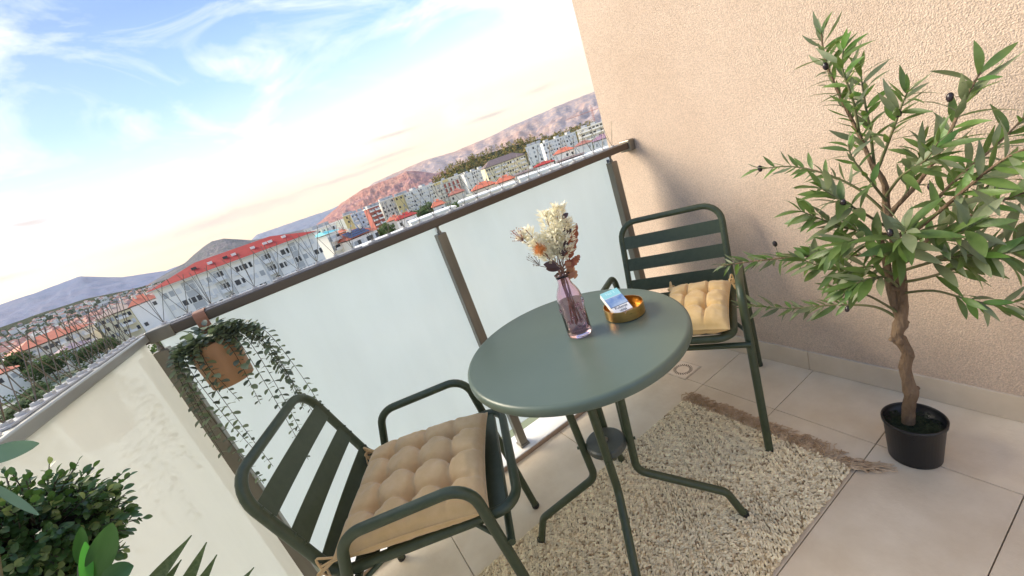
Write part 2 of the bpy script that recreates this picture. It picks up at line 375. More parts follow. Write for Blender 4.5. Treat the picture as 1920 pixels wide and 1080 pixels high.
# ------------------------------------------------------------------ terrain, hills, far town
GZ = -16.0
def build_ground():
    grass = mat('town ground', (.24, .26, .15), .95, c2=(.50, .48, .42), scale=.035, detail=9, lo=.42, hi=.58, bump=.2, bscale=.4)
    vs, fs = [], []
    rr = [0, 30, 60, 100, 160, 260, 400, 700, 1200, 2500, 5000, 11000]; n = 48
    vs.append((0, 0, GZ))
    for r in rr[1:]:
        for j in range(n):
            a = 2 * pi * j / n; vs.append((r * sin(a), r * cos(a), GZ))
    for j in range(n): fs.append((0, 1 + (j + 1) % n, 1 + j))
    for i in range(len(rr) - 2):
        for j in range(n): fs.append((1 + i * n + j, 1 + i * n + (j + 1) % n, 1 + (i + 1) * n + (j + 1) % n, 1 + (i + 1) * n + j))
    tag(MB().add(vs, fs).build('ground', grass), 'town ground of grass and bare earth below the balcony', kind='structure')
    street = mat('pale street', (.42, .39, .33), .9, c2=(.48, .45, .39), scale=.3)
    b = MB()
    def strip(a, c, wd, z):
        a = Vector(a); c = Vector(c); d = (c - a).normalized(); s_ = Vector((d.y, -d.x, 0)) * wd / 2
        b.quad(a - s_ + Vector((0, 0, z)), c - s_ + Vector((0, 0, z)), c + s_ + Vector((0, 0, z)), a + s_ + Vector((0, 0, z)))
    strip(bear(-48, 0, 165).xy.to_3d(), bear(-14, 0, 176).xy.to_3d(), 13, GZ + .02); strip(bear(-50, 0, 105).xy.to_3d(), bear(-12, 0, 128).xy.to_3d(), 14, GZ + .04)
    tag(b.build('street', street), 'pale street between the hedges and the apartment blocks', kind='structure')
build_ground()

def interp(tab, a):
    if a <= tab[0][0]: return tab[0][1]
    for (a0, e0), (a1, e1) in zip(tab, tab[1:]):
        if a <= a1:
            t = (a - a0) / (a1 - a0); return e0 + (e1 - e0) * t
    return tab[-1][1]
def mountain(name, label, tab, D0, D1, m_, nz, seed, na=260, nr=34, back=1.25, fr=1.0, warp=.05):
    a0, a1 = tab[0][0], tab[-1][0]; vs, fs = [], []
    for i in range(na + 1):
        az = a0 + (a1 - a0) * i / na
        e = interp(tab, az) + nz * .22 * (noise.fractal(Vector((az * .8 * fr, seed, 0)), .9, 2.1, 5))
        H = D1 * math.tan(radians(e)) + CAM.z - GZ
        for j in range(nr + 1):
            t = j / nr
            if t <= .8: r = t / .8; dist = D0 + (D1 - D0) * r; h = H * (r ** 1.25)
            else: r = (t - .8) / .2; dist = D1 * (1 + (back - 1) * r); h = H * (1 - r) ** .8
            if 0 < t < .79:
                p = Vector((az * .22 * fr + warp * t, t * 2.6, seed))
                rg = 1 - abs(noise.noise(p * 3.1)) * 2
                h += H * nz * .5 * (noise.fractal(p * 2.2, .8, 2.1, 6) + .5 * (rg - .5) + .35 * noise.fractal(p * 11, .8, 2.1, 3)) * sin(pi * t / .8) ** .6
            q = bear(az, 0, dist); vs.append((q.x, q.y, GZ - 2 + max(h, 0)))
    for i in range(na):
        for j in range(nr): a = i * (nr + 1) + j; fs.append((a, a + 1, a + nr + 2, a + nr + 1))
    return tag(MB().add(vs, fs, 0, True).build(name, m_), label, kind='structure')
def mtn_mat(name, a, b_, c_, sc_=.004, bands=None):
    m = bpy.data.materials.new(name); m.use_nodes = True; t = m.node_tree; L = t.links.new
    b = t.nodes['Principled BSDF']; b.inputs['Roughness'].default_value = 1; b.inputs['Specular IOR Level'].default_value = 0
    tc = N(t, 'ShaderNodeTexCoord')
    n1 = N(t, 'ShaderNodeTexNoise', Scale=sc_, Detail=12.0, Roughness=.68); L(tc.outputs['Object'], n1.inputs['Vector'])
    n2 = N(t, 'ShaderNodeTexNoise', Scale=sc_ * 7, Detail=8.0, Roughness=.75); L(tc.outputs['Object'], n2.inputs['Vector'])
    f1 = ramp(t, [(.42, (0, 0, 0)), (.58, (1, 1, 1))], n1.outputs[0]).outputs[0]
    f2 = ramp(t, [(.48, (0, 0, 0)), (.60, (1, 1, 1))], n2.outputs[0]).outputs[0]
    L(mixc(t, math_n(t, 'MULTIPLY', f2, .7), mixc(t, f1, a, b_), c_), b.inputs['Base Color'])
    bp = N(t, 'ShaderNodeBump', Strength=.9, Distance=30.0); L(n2.outputs[0], bp.inputs['Height']); L(bp.outputs[0], b.inputs['Normal'])
    return m
BLUE_M = mtn_mat('blue haze-tinted ridge', (.17, .21, .30), (.24, .25, .32), (.22, .28, .36), .0012)  # distance haze put into the blue base colours
PURP_M = mtn_mat('mauve haze-tinted mountain', (.15, .19, .31), (.25, .25, .33), (.14, .20, .30), .0012)  # blue of the far air painted into the slope tones
GREY_M = mtn_mat('scrub hill', (.19, .19, .20), (.31, .27, .27), (.15, .18, .15), .004)
PINK_M = mtn_mat('pink sunset-tinted mountain', (.48, .22, .17), (.36, .19, .20), (.70, .40, .28), .002)  # sunset glow painted into the rock colours
ROSE_M = mtn_mat('rose sunset-tinted mountain', (.48, .30, .24), (.34, .28, .29), (.72, .50, .36), .0012)  # rose tint carries the low sun's glow in the colour
GREEN_M = mtn_mat('wooded slope', (.075, .10, .05), (.12, .14, .085), (.20, .19, .14), .02)
mountain('mountain', 'long blue and mauve haze-tinted mountain at the far left horizon', [(-60, 2.0), (-40, 3.0), (-30, 2.2), (-22.83, 2.71), (-20.8, 2.75), (-17.4, 2.96), (-14.7, 1.58), (-13, 1.25), (-11.4, .81), (-9.5, .9), (-6, .6), (0, .3)], 5200, 8000, PURP_M, .22, 1.3)
mountain('mountain', 'low ridge tinted haze blue beyond the rounded hill', [(-14, .3), (-9.5, .9), (-5, .9), (-2.9, .83), (-2.0, 1.31), (2.9, 1.3), (6.8, 1.25), (9, 1.5), (14, 1.2), (22, .6)], 6200, 9000, BLUE_M, .16, 4.1)
mountain('hill', 'rounded grey scrub hill rising behind the long red roof', [(-13.5, .1), (-11.4, .6), (-9.55, 1.0), (-7.33, 1.97), (-6.3, 2.25), (-5.13, 2.12), (-2.87, 1.0), (-1.0, .6), (3, .1)], 2100, 3000, GREY_M, .14, 7.7)
mountain('mountain', 'rocky mountain tinted sunset pink over the middle apartment blocks', [(4.5, .1), (6.78, .95), (8.45, 1.6), (11.6, 2.35), (14, 2.45), (16.0, 2.5), (17.5, 2.7), (19, 2.2), (21, 1.2), (25, .7), (29, .3)], 3000, 4000, PINK_M, .22, 9.2, fr=1.6)
mountain('mountain', 'long mountain range tinted sunset rose running behind the pine ridge', [(7, .3), (10, 1.7), (13, 2.6), (16, 2.9), (20.6, 3.2), (24.2, 2.95), (29.6, 3.25), (32.7, 3.6), (36.4, 3.75), (40, 3.95), (43.5, 3.95), (50, 3.5), (60, 3.0), (80, 2)], 5600, 7600, ROSE_M, .24, 12.4, fr=1.2)
SLOPE = mountain('hillside', 'wooded slope with the far village at left', [(-60, .6), (-40, .9), (-25, .9), (-21, .95), (-18, .85), (-15, .3), (-12.7, .04), (-10, -.1)], 800, 1900, GREEN_M, .08, 3.3, back=1.1)
RID = [(19.5, -.3), (21.2, .75), (24.5, 1.4), (27.6, 1.5), (31.3, 1.45), (35, 1.15), (38.4, .5), (40.6, .45), (46, .4), (55, .3)]
mountain('hillside', 'earth ridge that carries the dense pines', RID, 480, 640, GREEN_M, .03, 5.3, na=90, nr=14)

def far_town():
    b = MB(); k = 0
    wl = [mat('pale far wall', (.82, .79, .74), .9), mat('far roof', (.50, .24, .18), .9), mat('grey far wall', (.45, .42, .42), .9)]
    for i in range(900):
        az = uni(-32, -11); r = rnd() ** 1.3
        e = interp([(-60, .6), (-25, .9), (-21, .95), (-18, .85), (-15, .3), (-12.7, .04), (-10, -.1)], az)
        dist = 330 + 1250 * r; H = 1900 * math.tan(radians(e)) + CAM.z - GZ
        h = 0 if dist < 800 else H * (((dist - 800) / 1100) ** 1.25)
        if h > H * .62: continue
        q = bear(az, 0, dist); z = GZ - 2 + max(h, 2); s_ = uni(5, 9); hh = uni(5, 9); a = rnd() * pi
        M = Matrix.Translation((q.x, q.y, z)) @ Matrix.Rotation(a, 4, 'Z')
        b.box((-s_ / 2, -s_ / 2.6, 0), (s_ / 2, s_ / 2.6, hh), rnd() < .25 and 2 or 0, M)
        if rnd() < .6:
            c = [M @ Vector(p) for p in ((-s_ * .55, -s_ * .44, hh), (s_ * .55, -s_ * .44, hh), (s_ * .55, s_ * .44, hh), (-s_ * .55, s_ * .44, hh), (-s_ * .25, 0, hh + 2), (s_ * .25, 0, hh + 2))]
            b.add(c, [(0, 1, 5, 4), (2, 3, 4, 5), (1, 2, 5), (3, 0, 4)], 1)
    tag(b.build('far_village', wl), 'countless tiny pale houses scattered over the far slope', kind='stuff')
far_town()

def blob_trees(name, label, spots, mats, kind='stuff'):
    """far trees as uneven clumps of small faces"""
    b = MB()
    for (p, r, h) in spots:
        n = 26
        for i in range(n):
            a = rnd() * 2 * pi; t = rnd(); rad = r * sqrt(rnd()) * (1 - .75 * abs(t - .35))
            c = Vector((p.x + cos(a) * rad, p.y + sin(a) * rad, p.z + h * (.12 + .88 * t)))
            s_ = r * uni(.28, .5); vs = [c + Vector((uni(-1, 1), uni(-1, 1), uni(-.8, .8))) * s_ for _ in range(4)]
            b.add(vs, [(0, 1, 2), (0, 2, 3), (0, 3, 1), (1, 2, 3)], int(rnd() * len(mats)))
    return tag(b.build(name, mats), label, kind=kind)
PINE = [mat('pine dark', (.11, .13, .04), .95), mat('pine olive', (.30, .28, .07), .95), mat('pine rust', (.46, .29, .09), .95)]
FARG = [mat('far tree dark', (.05, .08, .03), .95), mat('far tree mid', (.10, .14, .06), .95), mat('far tree light', (.16, .19, .09), .95)]
sp = []
for i in range(620):
    az = uni(20.2, 43); e = interp(RID, az); r = rnd() ** .6; dist = 490 + 150 * r
    H = 640 * math.tan(radians(e)) + CAM.z - GZ; h = max(H * (r ** 1.25), 0)
    sp.append((bear(az, 0, dist).xy.to_3d() + Vector((0, 0, GZ - 2 + h)), uni(2.0, 3.4), uni(6, 10)))
blob_trees('pine_wood', 'dense olive and rust pines covering the ridge behind the apartments', sp, PINE)
sp = []
for i in range(850):
    az = uni(-34, -11); dist = uni(240, 1600)
    e = interp([(-60, .6), (-25, .9), (-21, .95), (-18, .85), (-15, .3), (-12.7, .04), (-10, -.1)], az); H = 1900 * math.tan(radians(e)) + CAM.z - GZ
    h = 0 if dist < 800 else H * (((dist - 800) / 1100) ** 1.25)
    sp.append((bear(az, 0, dist).xy.to_3d() + Vector((0, 0, GZ - 2 + h)), uni(3, 7), uni(5, 9)))
blob_trees('village_trees', 'green treetops among the far village houses at left', sp, FARG)

# ------------------------------------------------------------------ town buildings
WHITE = mat('white render', (.88, .85, .79), .9, c2=(.82, .79, .73), scale=.25)
WINB = mat('dark window', (.045, .05, .06), .2)
WINL = mat('closed white shutter', (.66, .66, .65), .6)
WING = mat('grey shutter', (.40, .41, .41), .6)
ROOFR = mat('red sheet roof', (.38, .022, .016), .8, c2=(.46, .038, .026), scale=.8, stretch=(1, 1, .2))
ROOFO = mat('orange tile roof', (.58, .15, .08), .8, c2=(.68, .20, .11), scale=1.2)
ROOFB = mat('brown roof', (.20, .14, .13), .8, c2=(.25, .18, .16), scale=.8)
GUTTER = mat('pale eaves', (.60, .55, .48), .7)
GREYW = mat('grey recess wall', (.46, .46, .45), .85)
class Block:
    """a building: facade from plan point a to plan point b (left to right as seen), depth back, z0..z1"""
    def __init__(s, name, label, a, b, depth, z1, wall, z0=GZ, cat='building', group=None):
        s.a = Vector((a.x, a.y, 0)); s.u = Vector((b.x - a.x, b.y - a.y, 0)); s.len = s.u.length; s.u.normalize()
        s.n = Vector((s.u.y, -s.u.x, 0))     # out of the facade, towards the balcony
        s.z0, s.z1, s.depth = z0, z1, depth
        M = Matrix((s.u, -s.n, Vector((0, 0, 1)))).transposed().to_4x4(); M.translation = Vector((a.x, a.y, z0)); s.M = M
        s.r = link(name, None, None, M); tag(s.r, label, cat, group); s.h = z1 - z0
        MB().box((0, 0, 0), (s.len, depth, s.h)).build('wall', wall, s.r, local=True)
    def hip(s, m_, rise, over=.7, hip=6.0, gut=True):
        L, D, h = s.len, s.depth, s.h
        if gut: MB().box((-over, -over, h), (L + over, D + over, h + .35)).build('eaves', GUTTER, s.r, local=True)
        z = h + .36; o = over + .1
        vs = [(-o, -o, z), (L + o, -o, z), (L + o, D + o, z), (-o, D + o, z), (hip, D / 2, z + rise), (L - hip, D / 2, z + rise)]
        return MB().add(vs, [(0, 1, 5, 4), (1, 2, 5), (2, 3, 4, 5), (3, 0, 4), (0, 3, 2, 1)]).build('roof', m_, s.r, local=True)
    def flat(s, m_=None):
        return MB().box((-.3, -.3, s.h), (s.len + .3, s.depth + .3, s.h + .5)).build('roof', m_ or WHITE, s.r, local=True)
    def slabs(s, x0, x1, zs, m_, name='balcony', out=1.3, rail=1.0):
        me = None
        for z in zs:
            if me is None:
                b = MB().box((0, -out, 0), (x1 - x0, 0, .18)); b.box((0, -out - .06, .1), (x1 - x0, -out + .04, rail)); me = b.mesh(name, m_)
            o = link(name, me, s.r); o.location = (x0, -.01, z)
    def win(s, x, z, wd, ht, m_, name='window'):
        key = (round(wd, 2), round(ht, 2), m_.name, name)
        if key not in WMESH:
            b = MB().box((-wd / 2 - .08, -.07, -.08), (wd / 2 + .08, -.002, 0), 1).box((-wd / 2 - .08, -.07, ht), (wd / 2 + .08, -.002, ht + .08), 1)
            b.box((-wd / 2 - .08, -.07, 0), (-wd / 2, -.002, ht), 1).box((wd / 2, -.07, 0), (wd / 2 + .08, -.002, ht), 1).box((-wd / 2, -.03, 0), (wd / 2, -.002, ht), 0)
            WMESH[key] = b.mesh(name, [m_, WHITE])
        o = link(name, WMESH[key], s.r); o.location = (x, 0, z); return o
    def winrows(s, cols, floors, pitch, z_top, wd, ht, mats, name='window_rows', skip=.0):
        b = MB()
        for c in cols:
            for f in range(floors):
                if rnd() < skip: continue
                z = s.h - z_top - f * pitch; mi = int(rnd() * len(mats))
                b.box((c - wd / 2, -.12, z), (c + wd / 2, -.01, z + ht), mi)
        o = b.build(name, mats, s.r, local=True); o['kind'] = 'stuff'; return o
WMESH = {}
# the long white block with the red roof
D = 118
A = bear(-13.35, 0, D).xy.to_3d(); B = bear(3.75, 0, D).xy.to_3d()
bb = Block('apartment_building', 'long white apartment block under a sloping red roof with small skylights', A, B, 11, -.45, WHITE)
def bx(az):   # position along the facade of a bearing
    d = bear(az, 0, 1.0); d.z = 0
    den = d.x * bb.u.y - d.y * bb.u.x
    t = (bb.a.x * d.y - bb.a.y * d.x) / (bb.u.x * d.y - bb.u.y * d.x) * -1
    return t
rf = bb.hip(ROOFR, 2.6, .8, 9.0)
for i, (az, m_) in enumerate([(-9.2, WINB), (-7.6, WHITE), (-6.0, WINB), (-5.1, WHITE), (-3.0, WHITE), (-1.6, WHITE), (-1.0, WHITE), (.6, WHITE)]):
    x = bx(az); b = MB().box((x - .5, 1.8, bb.h + 1.2), (x + .5, 2.5, bb.h + 2.05)); b.build('skylight', m_, rf, local=True)
P = 2.9
for (a0, a1) in ((-10.9, -9.75), (.45, 1.25)):       # recessed stair bays
    x0, x1 = bx(a0), bx(a1)
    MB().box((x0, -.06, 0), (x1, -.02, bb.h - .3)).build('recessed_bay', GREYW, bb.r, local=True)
    for f in range(5):
        for q in (.27, .73):
            o = bb.win(x0 + (x1 - x0) * q, bb.h - 2.4 - f * P, (x1 - x0) * .36, 1.3, WING if (f + q) % 2 < 1 else WINB); o.location.y = -.062
for (a0, a1) in ((-7.9, -6.9), (-2.75, -1.75)):       # balcony bays
    x0, x1 = bx(a0), bx(a1)
    MB().box((x0 - .5, -.06, 0), (x1 + .4, -.02, bb.h - .3)).build('recessed_bay', mat('pale recess', (.62, .62, .60), .9), bb.r, local=True)
    zs = [bb.h - 2.9 - f * P for f in range(5)]
    bb.slabs(x0, x1, zs, mat('balcony front', (.72, .71, .69), .8))
    for z in zs:
        for q in (.2, .5, .8):
            o = bb.win(x0 + (x1 - x0) * q, z + .25, .7, 1.9, WINB if q != .2 else WING); o.location.y = -.062
for az, wd, k in ((-12.6, .9, 0), (-12.0, .9, 1), (-11.4, .9, 0), (-9.1, 1.0, 1), (-8.45, .8, 2), (-6.1, 1.1, 1), (-5.5, .7, 0), (-4.7, 1.1, 2), (-4.1, .7, 0), (-3.4, 1.0, 0), (-1.15, .8, 1), (-.35, 1.0, 0), (.15, .7, 2), (1.75, 1.0, 0), (2.35, .7, 1), (3.1, 1.0, 0)):
    for f in range(5):
        z = bb.h - 2.35 - f * P
        m_ = (WINL, WINB, WING, WINL, WINL)[(f * 2 + k + int(abs(az) * 3)) % 5]
        bb.win(bx(az), z, wd, 1.25, m_)
        if m_ is WINB: bb.win(bx(az) + wd + .15, z, .6, 1.25, WINB)
ac = MB().box((-.4, -.45, 0), (.4, -.08, .6)).box((-.3, -.47, .06), (.3, -.451, .5)).mesh('air_conditioner', mat('air conditioner', (.68, .68, .66), .6))
for az in (-8.8, -8.1, -5.8, -4.4, -.7, 2.0, 2.7, -11.7, .0, -3.8):
    for f in (0, 1, 2, 3):
        if rnd() < .7: o = link('air_conditioner', ac, bb.r); o.location = (bx(az), 0, bb.h - 3.1 - f * P)
# drainpipes
for az in (-12.9, -9.5, -6.6, -1.5, 1.5): MB().tube([(bx(az), -.12, 0), (bx(az), -.12, bb.h)], .06, 6).build('drainpipe', GREYW, bb.r, local=True)

def facade_block(label, az0, az1, d0, d1, top_el, wall, roof, floors=6, pitch=2.9, ncol=None, roofm=None, rise=1.6, depth=11, mats=None, wd=1.1, ht=1.4, skip=.1, bal=None, name='apartment_building', group='far apartment blocks', z0=GZ):
    a = bear(az0, 0, d0); b = bear(az1, 0, d1)
    dm = (d0 + d1) / 2; z1 = CAM.z + dm * math.tan(radians(top_el))
    k = Block(name, label, a, b, depth, z1, wall, z0, group=group)
    if roof == 'hip': k.hip(roofm or ROOFO, rise, .5, min(depth / 2, k.len / 3), gut=False)
    elif roof == 'flat': k.flat()
    if roof == 'hip' and top_el < -1.0:
        for q in (.3, .68):
            MB().box((k.len * q, depth * .32, k.h + .5), (k.len * q + .7, depth * .32 + .6, k.h + rise + 1.1)).build('chimney', CREAMW, k.r, local=True)
    if roof == 'flat' and floors > 3:
        for q in (.12, .45, .8): MB().box((k.len * q, depth * .3, k.h + .5), (k.len * q + 3, depth * .7, k.h + 2.0)).build('roof_hut', GREYW, k.r, local=True)
        for q in (.2, .6): MB().tube([(k.len * q, 1, k.h + .5), (k.len * q, 1, k.h + 3.6)], .05, 4).build('aerial', GREYW, k.r, local=True)
    n = ncol or max(2, int(k.len / 2.6)); cols = [(i + .5) * k.len / n for i in range(n)]
    fl = min(floors, int((k.h - .5) / pitch))
    k.winrows(cols, fl, pitch, 2.2, wd, ht, mats or [WINB, WING, WINB, WINL], skip=skip)
    if bal:
        b = MB()
        for (q0, q1) in bal:
            for f in range(fl):
                z = k.h - 2.5 - f * pitch; b.box((q0 * k.len, -1.2, z), (q1 * k.len, -.02, z + .16)); b.box((q0 * k.len, -1.25, z), (q1 * k.len, -1.12, z + .95))
        o = b.build('balconies', WHITE, k.r, local=True); o['kind'] = 'stuff'
    return k
YEL = mat('yellow render', (.72, .58, .26), .9); YELP = mat('pale yellow render', (.74, .66, .44), .9); REDW = mat('brick red render', (.42, .12, .09), .9)
BLUEW = mat('pale blue render', (.56, .62, .70), .9); CONC = mat('bare concrete', (.46, .41, .35), .95); CREAMW = mat('cream render', (.74, .68, .56), .9); ORG = mat('orange render', (.62, .26, .14), .9)
# left part of the town
G1 = 'town blocks left of the long white block'
facade_block('cream three-storey block under a long orange roof behind the wire spikes', -24.0, -18.6, 212, 218, -1.75, CREAMW, 'hip', 4, 2.9, 14, ROOFO, 2.6, 12, group=G1, bal=[(.1, .2), (.45, .55), (.8, .9)])
facade_block('ochre block with brown roof and stacked balconies beside the white gable', -18.4, -15.7, 214, 205, -1.5, YELP, 'hip', 4, 2.9, 8, ROOFB, 2.4, 12, group=G1, bal=[(.62, .95)])
facade_block('white gabled house with orange roof close to the long white block', -15.6, -13.3, 205, 205, -1.5, WHITE, 'hip', 3, 3, 3, ROOFO, 2.8, 10, skip=.6, group=G1, name='house')
facade_block('small white house with mauve roof below the cream block', -21.6, -19.4, 196, 198, -3.2, WHITE, 'hip', 2, 3, 5, mat('mauve roof', (.36, .25, .27), .8), 1.6, 8, group=G1, name='house')
facade_block('pale blue shed at the left edge of the town', -27.5, -24.6, 225, 225, -1.95, BLUEW, 'flat', 1, 3, 4, group=G1, name='shed')
facade_block('little house with pink roof at the left edge of the town', -27.0, -24.4, 190, 190, -2.9, WHITE, 'hip', 1, 3, 3, ROOFO, 1.4, 7, group=G1, name='house')
# between the long block and the middle of the rail
facade_block('grey-white block just right of the long white block', 4.3, 6.6, 190, 200, -.55, WHITE, 'flat', 6, 2.9, 9, bal=[(.3, .45)])
facade_block('low white building with turquoise roof and balconies', 5.0, 6.5, 135, 138, -1.55, WHITE, 'hip', 4, 2.9, 4, mat('turquoise roof', (.16, .58, .60), .6), 1.0, 8, bal=[(.1, .9)])
facade_block('orange gabled house right of the turquoise roof', 6.4, 7.4, 150, 150, -2.0, ORG, 'hip', 3, 2.9, 2, ROOFO, 1.0, 8, skip=.5, name='house')
sh = facade_block('long house whose red roof carries blue solar panels', 7.3, 11.0, 132, 138, -3.15, WHITE, 'hip', 2, 2.9, 9, ROOFO, 2.2, 9, name='house')
pm = mat('solar panel', (.03, .05, .12), .25)
sl = 2.2 / 4.6
pan = MB().box((0, 0, .08), (1.0, 1.35, .13)).mesh('solar_panel', pm)
for i in range(7):
    for j in range(3):
        o = link('solar_panel', pan, sh.r); y = -.3 + j * 1.45
        o.location = (.5 + i * 1.08, y, sh.h + .40 + (y + .6) * sl * .92); o.rotation_euler = (math.atan(sl * .92), 0, 0)
facade_block('white block with yellow end stripe above the turquoise roof', 7.75, 8.7, 300, 300, -.1, YEL, 'flat', 6, 2.9, 1)
facade_block('pale blue six-storey block left of the brick red one', 8.75, 11.0, 300, 300, -.22, BLUEW, 'flat', 6, 2.9, 5, bal=[(.1, .3), (.6, .8)])
facade_block('brick red six-storey block with white balconies', 11.05, 12.55, 270, 272, -.25, REDW, 'flat', 5, 2.9, 4, bal=[(.05, .42), (.55, .95)])
facade_block('cream block rising between the red and the yellow ones', 12.75, 14.6, 300, 302, .05, CREAMW, 'flat', 6, 2.9, 4)
facade_block('narrow block with a bright yellow wall', 14.7, 15.9, 300, 300, .0, YEL, 'flat', 6, 2.9, 2)
facade_block('long white block with many balconies left of the building site', 16.0, 19.8, 305, 320, .02, WHITE, 'flat', 6, 2.9, 12, bal=[(.05, .2), (.3, .45), (.6, .75), (.85, .97)])
facade_block('white and cream block behind the concrete frame', 19.0, 24.4, 360, 360, -.05, CREAMW, 'flat', 6, 2.9, 15)
facade_block('pale block row with balconies below the pine ridge', 24.5, 27.4, 350, 355, -.25, WHITE, 'flat', 6, 2.9, 9, bal=[(.1, .3), (.5, .7)])
facade_block('yellow block under a dark brown roof below the pines', 27.5, 33.2, 300, 310, -.45, YELP, 'hip', 6, 2.9, 17, ROOFB, 4.0, 13, bal=[(.2, .3), (.4, .5), (.62, .72), (.85, .95)])
facade_block('tall plain white tower right of the brown roof', 33.5, 35.5, 290, 290, .3, WHITE, 'flat', 6, 2.9, 3)
facade_block('white block with grey window bands right of the white tower', 35.8, 40.3, 330, 340, .12, WHITE, 'flat', 6, 2.9, 12, bal=[(.15, .3), (.5, .65), (.8, .95)])
facade_block('cream building with open balconies next to the pink wall', 40.5, 44.4, 290, 285, .15, CREAMW, 'flat', 5, 2.9, 8, wd=1.6, ht=1.6, bal=[(.02, .48), (.53, .98)])
# unfinished concrete building
fr = Block('building_site', 'unfinished concrete frame with yellow formwork and red brick bays', bear(20.2, 0, 262), bear(23.9, 0, 262), 10, GZ + .3, CONC, group='far apartment blocks')
b = MB(); H = 15.4
for f in range(6): b.box((0, 0, .3 + f * 2.95), (fr.len, 10, .3 + f * 2.95 + .3))
n = 7
for i in range(n):
    x = i * (fr.len - .4) / (n - 1)
    for y in (0, 5, 9.6): b.box((x, y, .3), (x + .4, y + .4, 15.3))
b.build('concrete_frame', CONC, fr.r, local=True)
b = MB()
for f in range(1, 5):
    for i in range(n - 1):
        if rnd() < .5: x = i * (fr.len - .4) / (n - 1); MB().box((x + .45, .5, .6 + f * 2.95), (x + 1.7, .7, 2.9 + f * 2.95)).build('brick_infill', REDW, fr.r, local=True)
MB().box((.5, -.3, 15.6), (4.5, 3, 17.0)).box((6, -.3, 15.6), (9.5, 3, 17.2)).build('formwork', YEL, fr.r, local=True)
# front row of red roofed houses
for (lab, a0, a1, d, el, rise, wl, rm) in [
    ('small white house with bright red roof above the handrail', 13.8, 16.6, 165, -3.0, 1.7, WHITE, ROOFR),
    ('house with dull brick roof behind the bright red one', 12.8, 14.6, 190, -2.75, 1.8, CREAMW, ROOFO),
    ('house with steep orange roof between the two tree clumps', 19.0, 20.7, 175, -3.0, 2.4, WHITE, ROOFO),
    ('broad house with brick roof in front of the concrete frame', 21.7, 23.9, 215, -2.3, 2.2, CREAMW, mat('brick roof', (.44, .16, .11), .8)),
    ('large orange roofed villa right of the round tree', 24.8, 28.2, 180, -2.75, 2.2, CREAMW, ROOFO),
    ('villa with hipped orange roof and arched dormers', 28.3, 30.9, 172, -2.95, 2.2, WHITE, ROOFO),
    ('plain white house below the yellow block', 31.0, 33.8, 170, -2.75, .6, WHITE, ROOFB),
    ('white house with a small red roof below the white tower', 33.9, 36.6, 175, -2.55, 1.0, WHITE, ROOFR),
    ('round-ended red roof among white houses', 36.8, 39.6, 215, -1.85, 2.0, WHITE, ROOFO),
    ('low white house with rusty roof near the cream building', 39.8, 42.0, 210, -1.75, 1.5, WHITE, mat('rusty roof', (.40, .16, .12), .8)),
    ('small house with mauve roof beside the pink wall', 42.1, 44.6, 190, -1.9, 1.8, WHITE, mat('mauve tile roof', (.34, .20, .26), .8)),
    ('white flat house in front of the round-ended red roof', 36.9, 40.6, 165, -2.9, .5, WHITE, ROOFB)]:
    facade_block(lab, a0, a1, d, d, el, wl, 'hip', 3, 2.9, None, rm, rise, 9, skip=.35, name='house', group='red roofed houses below the apartment blocks', wd=.9, ht=1.3)
# extra low white buildings behind the spikes, close to the rail
facade_block('low white warehouse at the foot of the houses', 15.5, 22.0, 150, 152, -3.9, WHITE, 'flat', 1, 2.9, 8, group='low buildings along the street')
facade_block('low cream garage row at the foot of the villas', 22.5, 31, 150, 150, -3.6, CREAMW, 'flat', 1, 2.9, 10, group='low buildings along the street')
facade_block('low white terrace nearest the right end of the rail', 31.5, 44.5, 155, 160, -3.25, WHITE, 'flat', 2, 2.9, 16, group='low buildings along the street')
facade_block('grey garage row in front of the solar roof', 8.0, 15.0, 118, 120, -4.7, GREYW, 'flat', 1, 2.9, 9, group='low buildings along the street')
# tower crane
cr = root('tower_crane', bear(43.0, 0, 420).xy.to_3d() + Vector((0, 0, GZ)), 'thin reddish tower crane at the right edge of the town', 'crane')
CRM = mat('crane red', (.50, .20, .16), .7); c0 = Vector(cr.location)
b = MB()
for dx, dy in ((-.5, -.5), (.5, -.5), (.5, .5), (-.5, .5)): b.tube([c0 + Vector((dx, dy, 0)), c0 + Vector((dx, dy, 34))], .12, 5)
for i in range(17):
    z = i * 2; s_ = 1 if i % 2 else -1
    b.tube([c0 + Vector((-.5 * s_, -.5, z)), c0 + Vector((.5 * s_, -.5, z + 2))], .07, 4); b.tube([c0 + Vector((-.5, -.5 * s_, z)), c0 + Vector((-.5, .5 * s_, z + 2))], .07, 4)
b.build('mast', CRM, cr)
jb = MB(); jb.tube([c0 + Vector((-8, 5, 31)), c0 + Vector((-20, 12.5, 31))] , .1, 5); jb.tube([c0 + Vector((8, -5, 31)), c0 + Vector((-22, 13.75, 31))], .22, 5); jb.tube([c0 + Vector((0, 0, 36)), c0 + Vector((-20, 12.5, 31.2))], .07, 4); jb.tube([c0 + Vector((0, 0, 33.5)), c0 + Vector((0, 0, 36))], .15, 5)
jb.build('jib', CRM, cr)

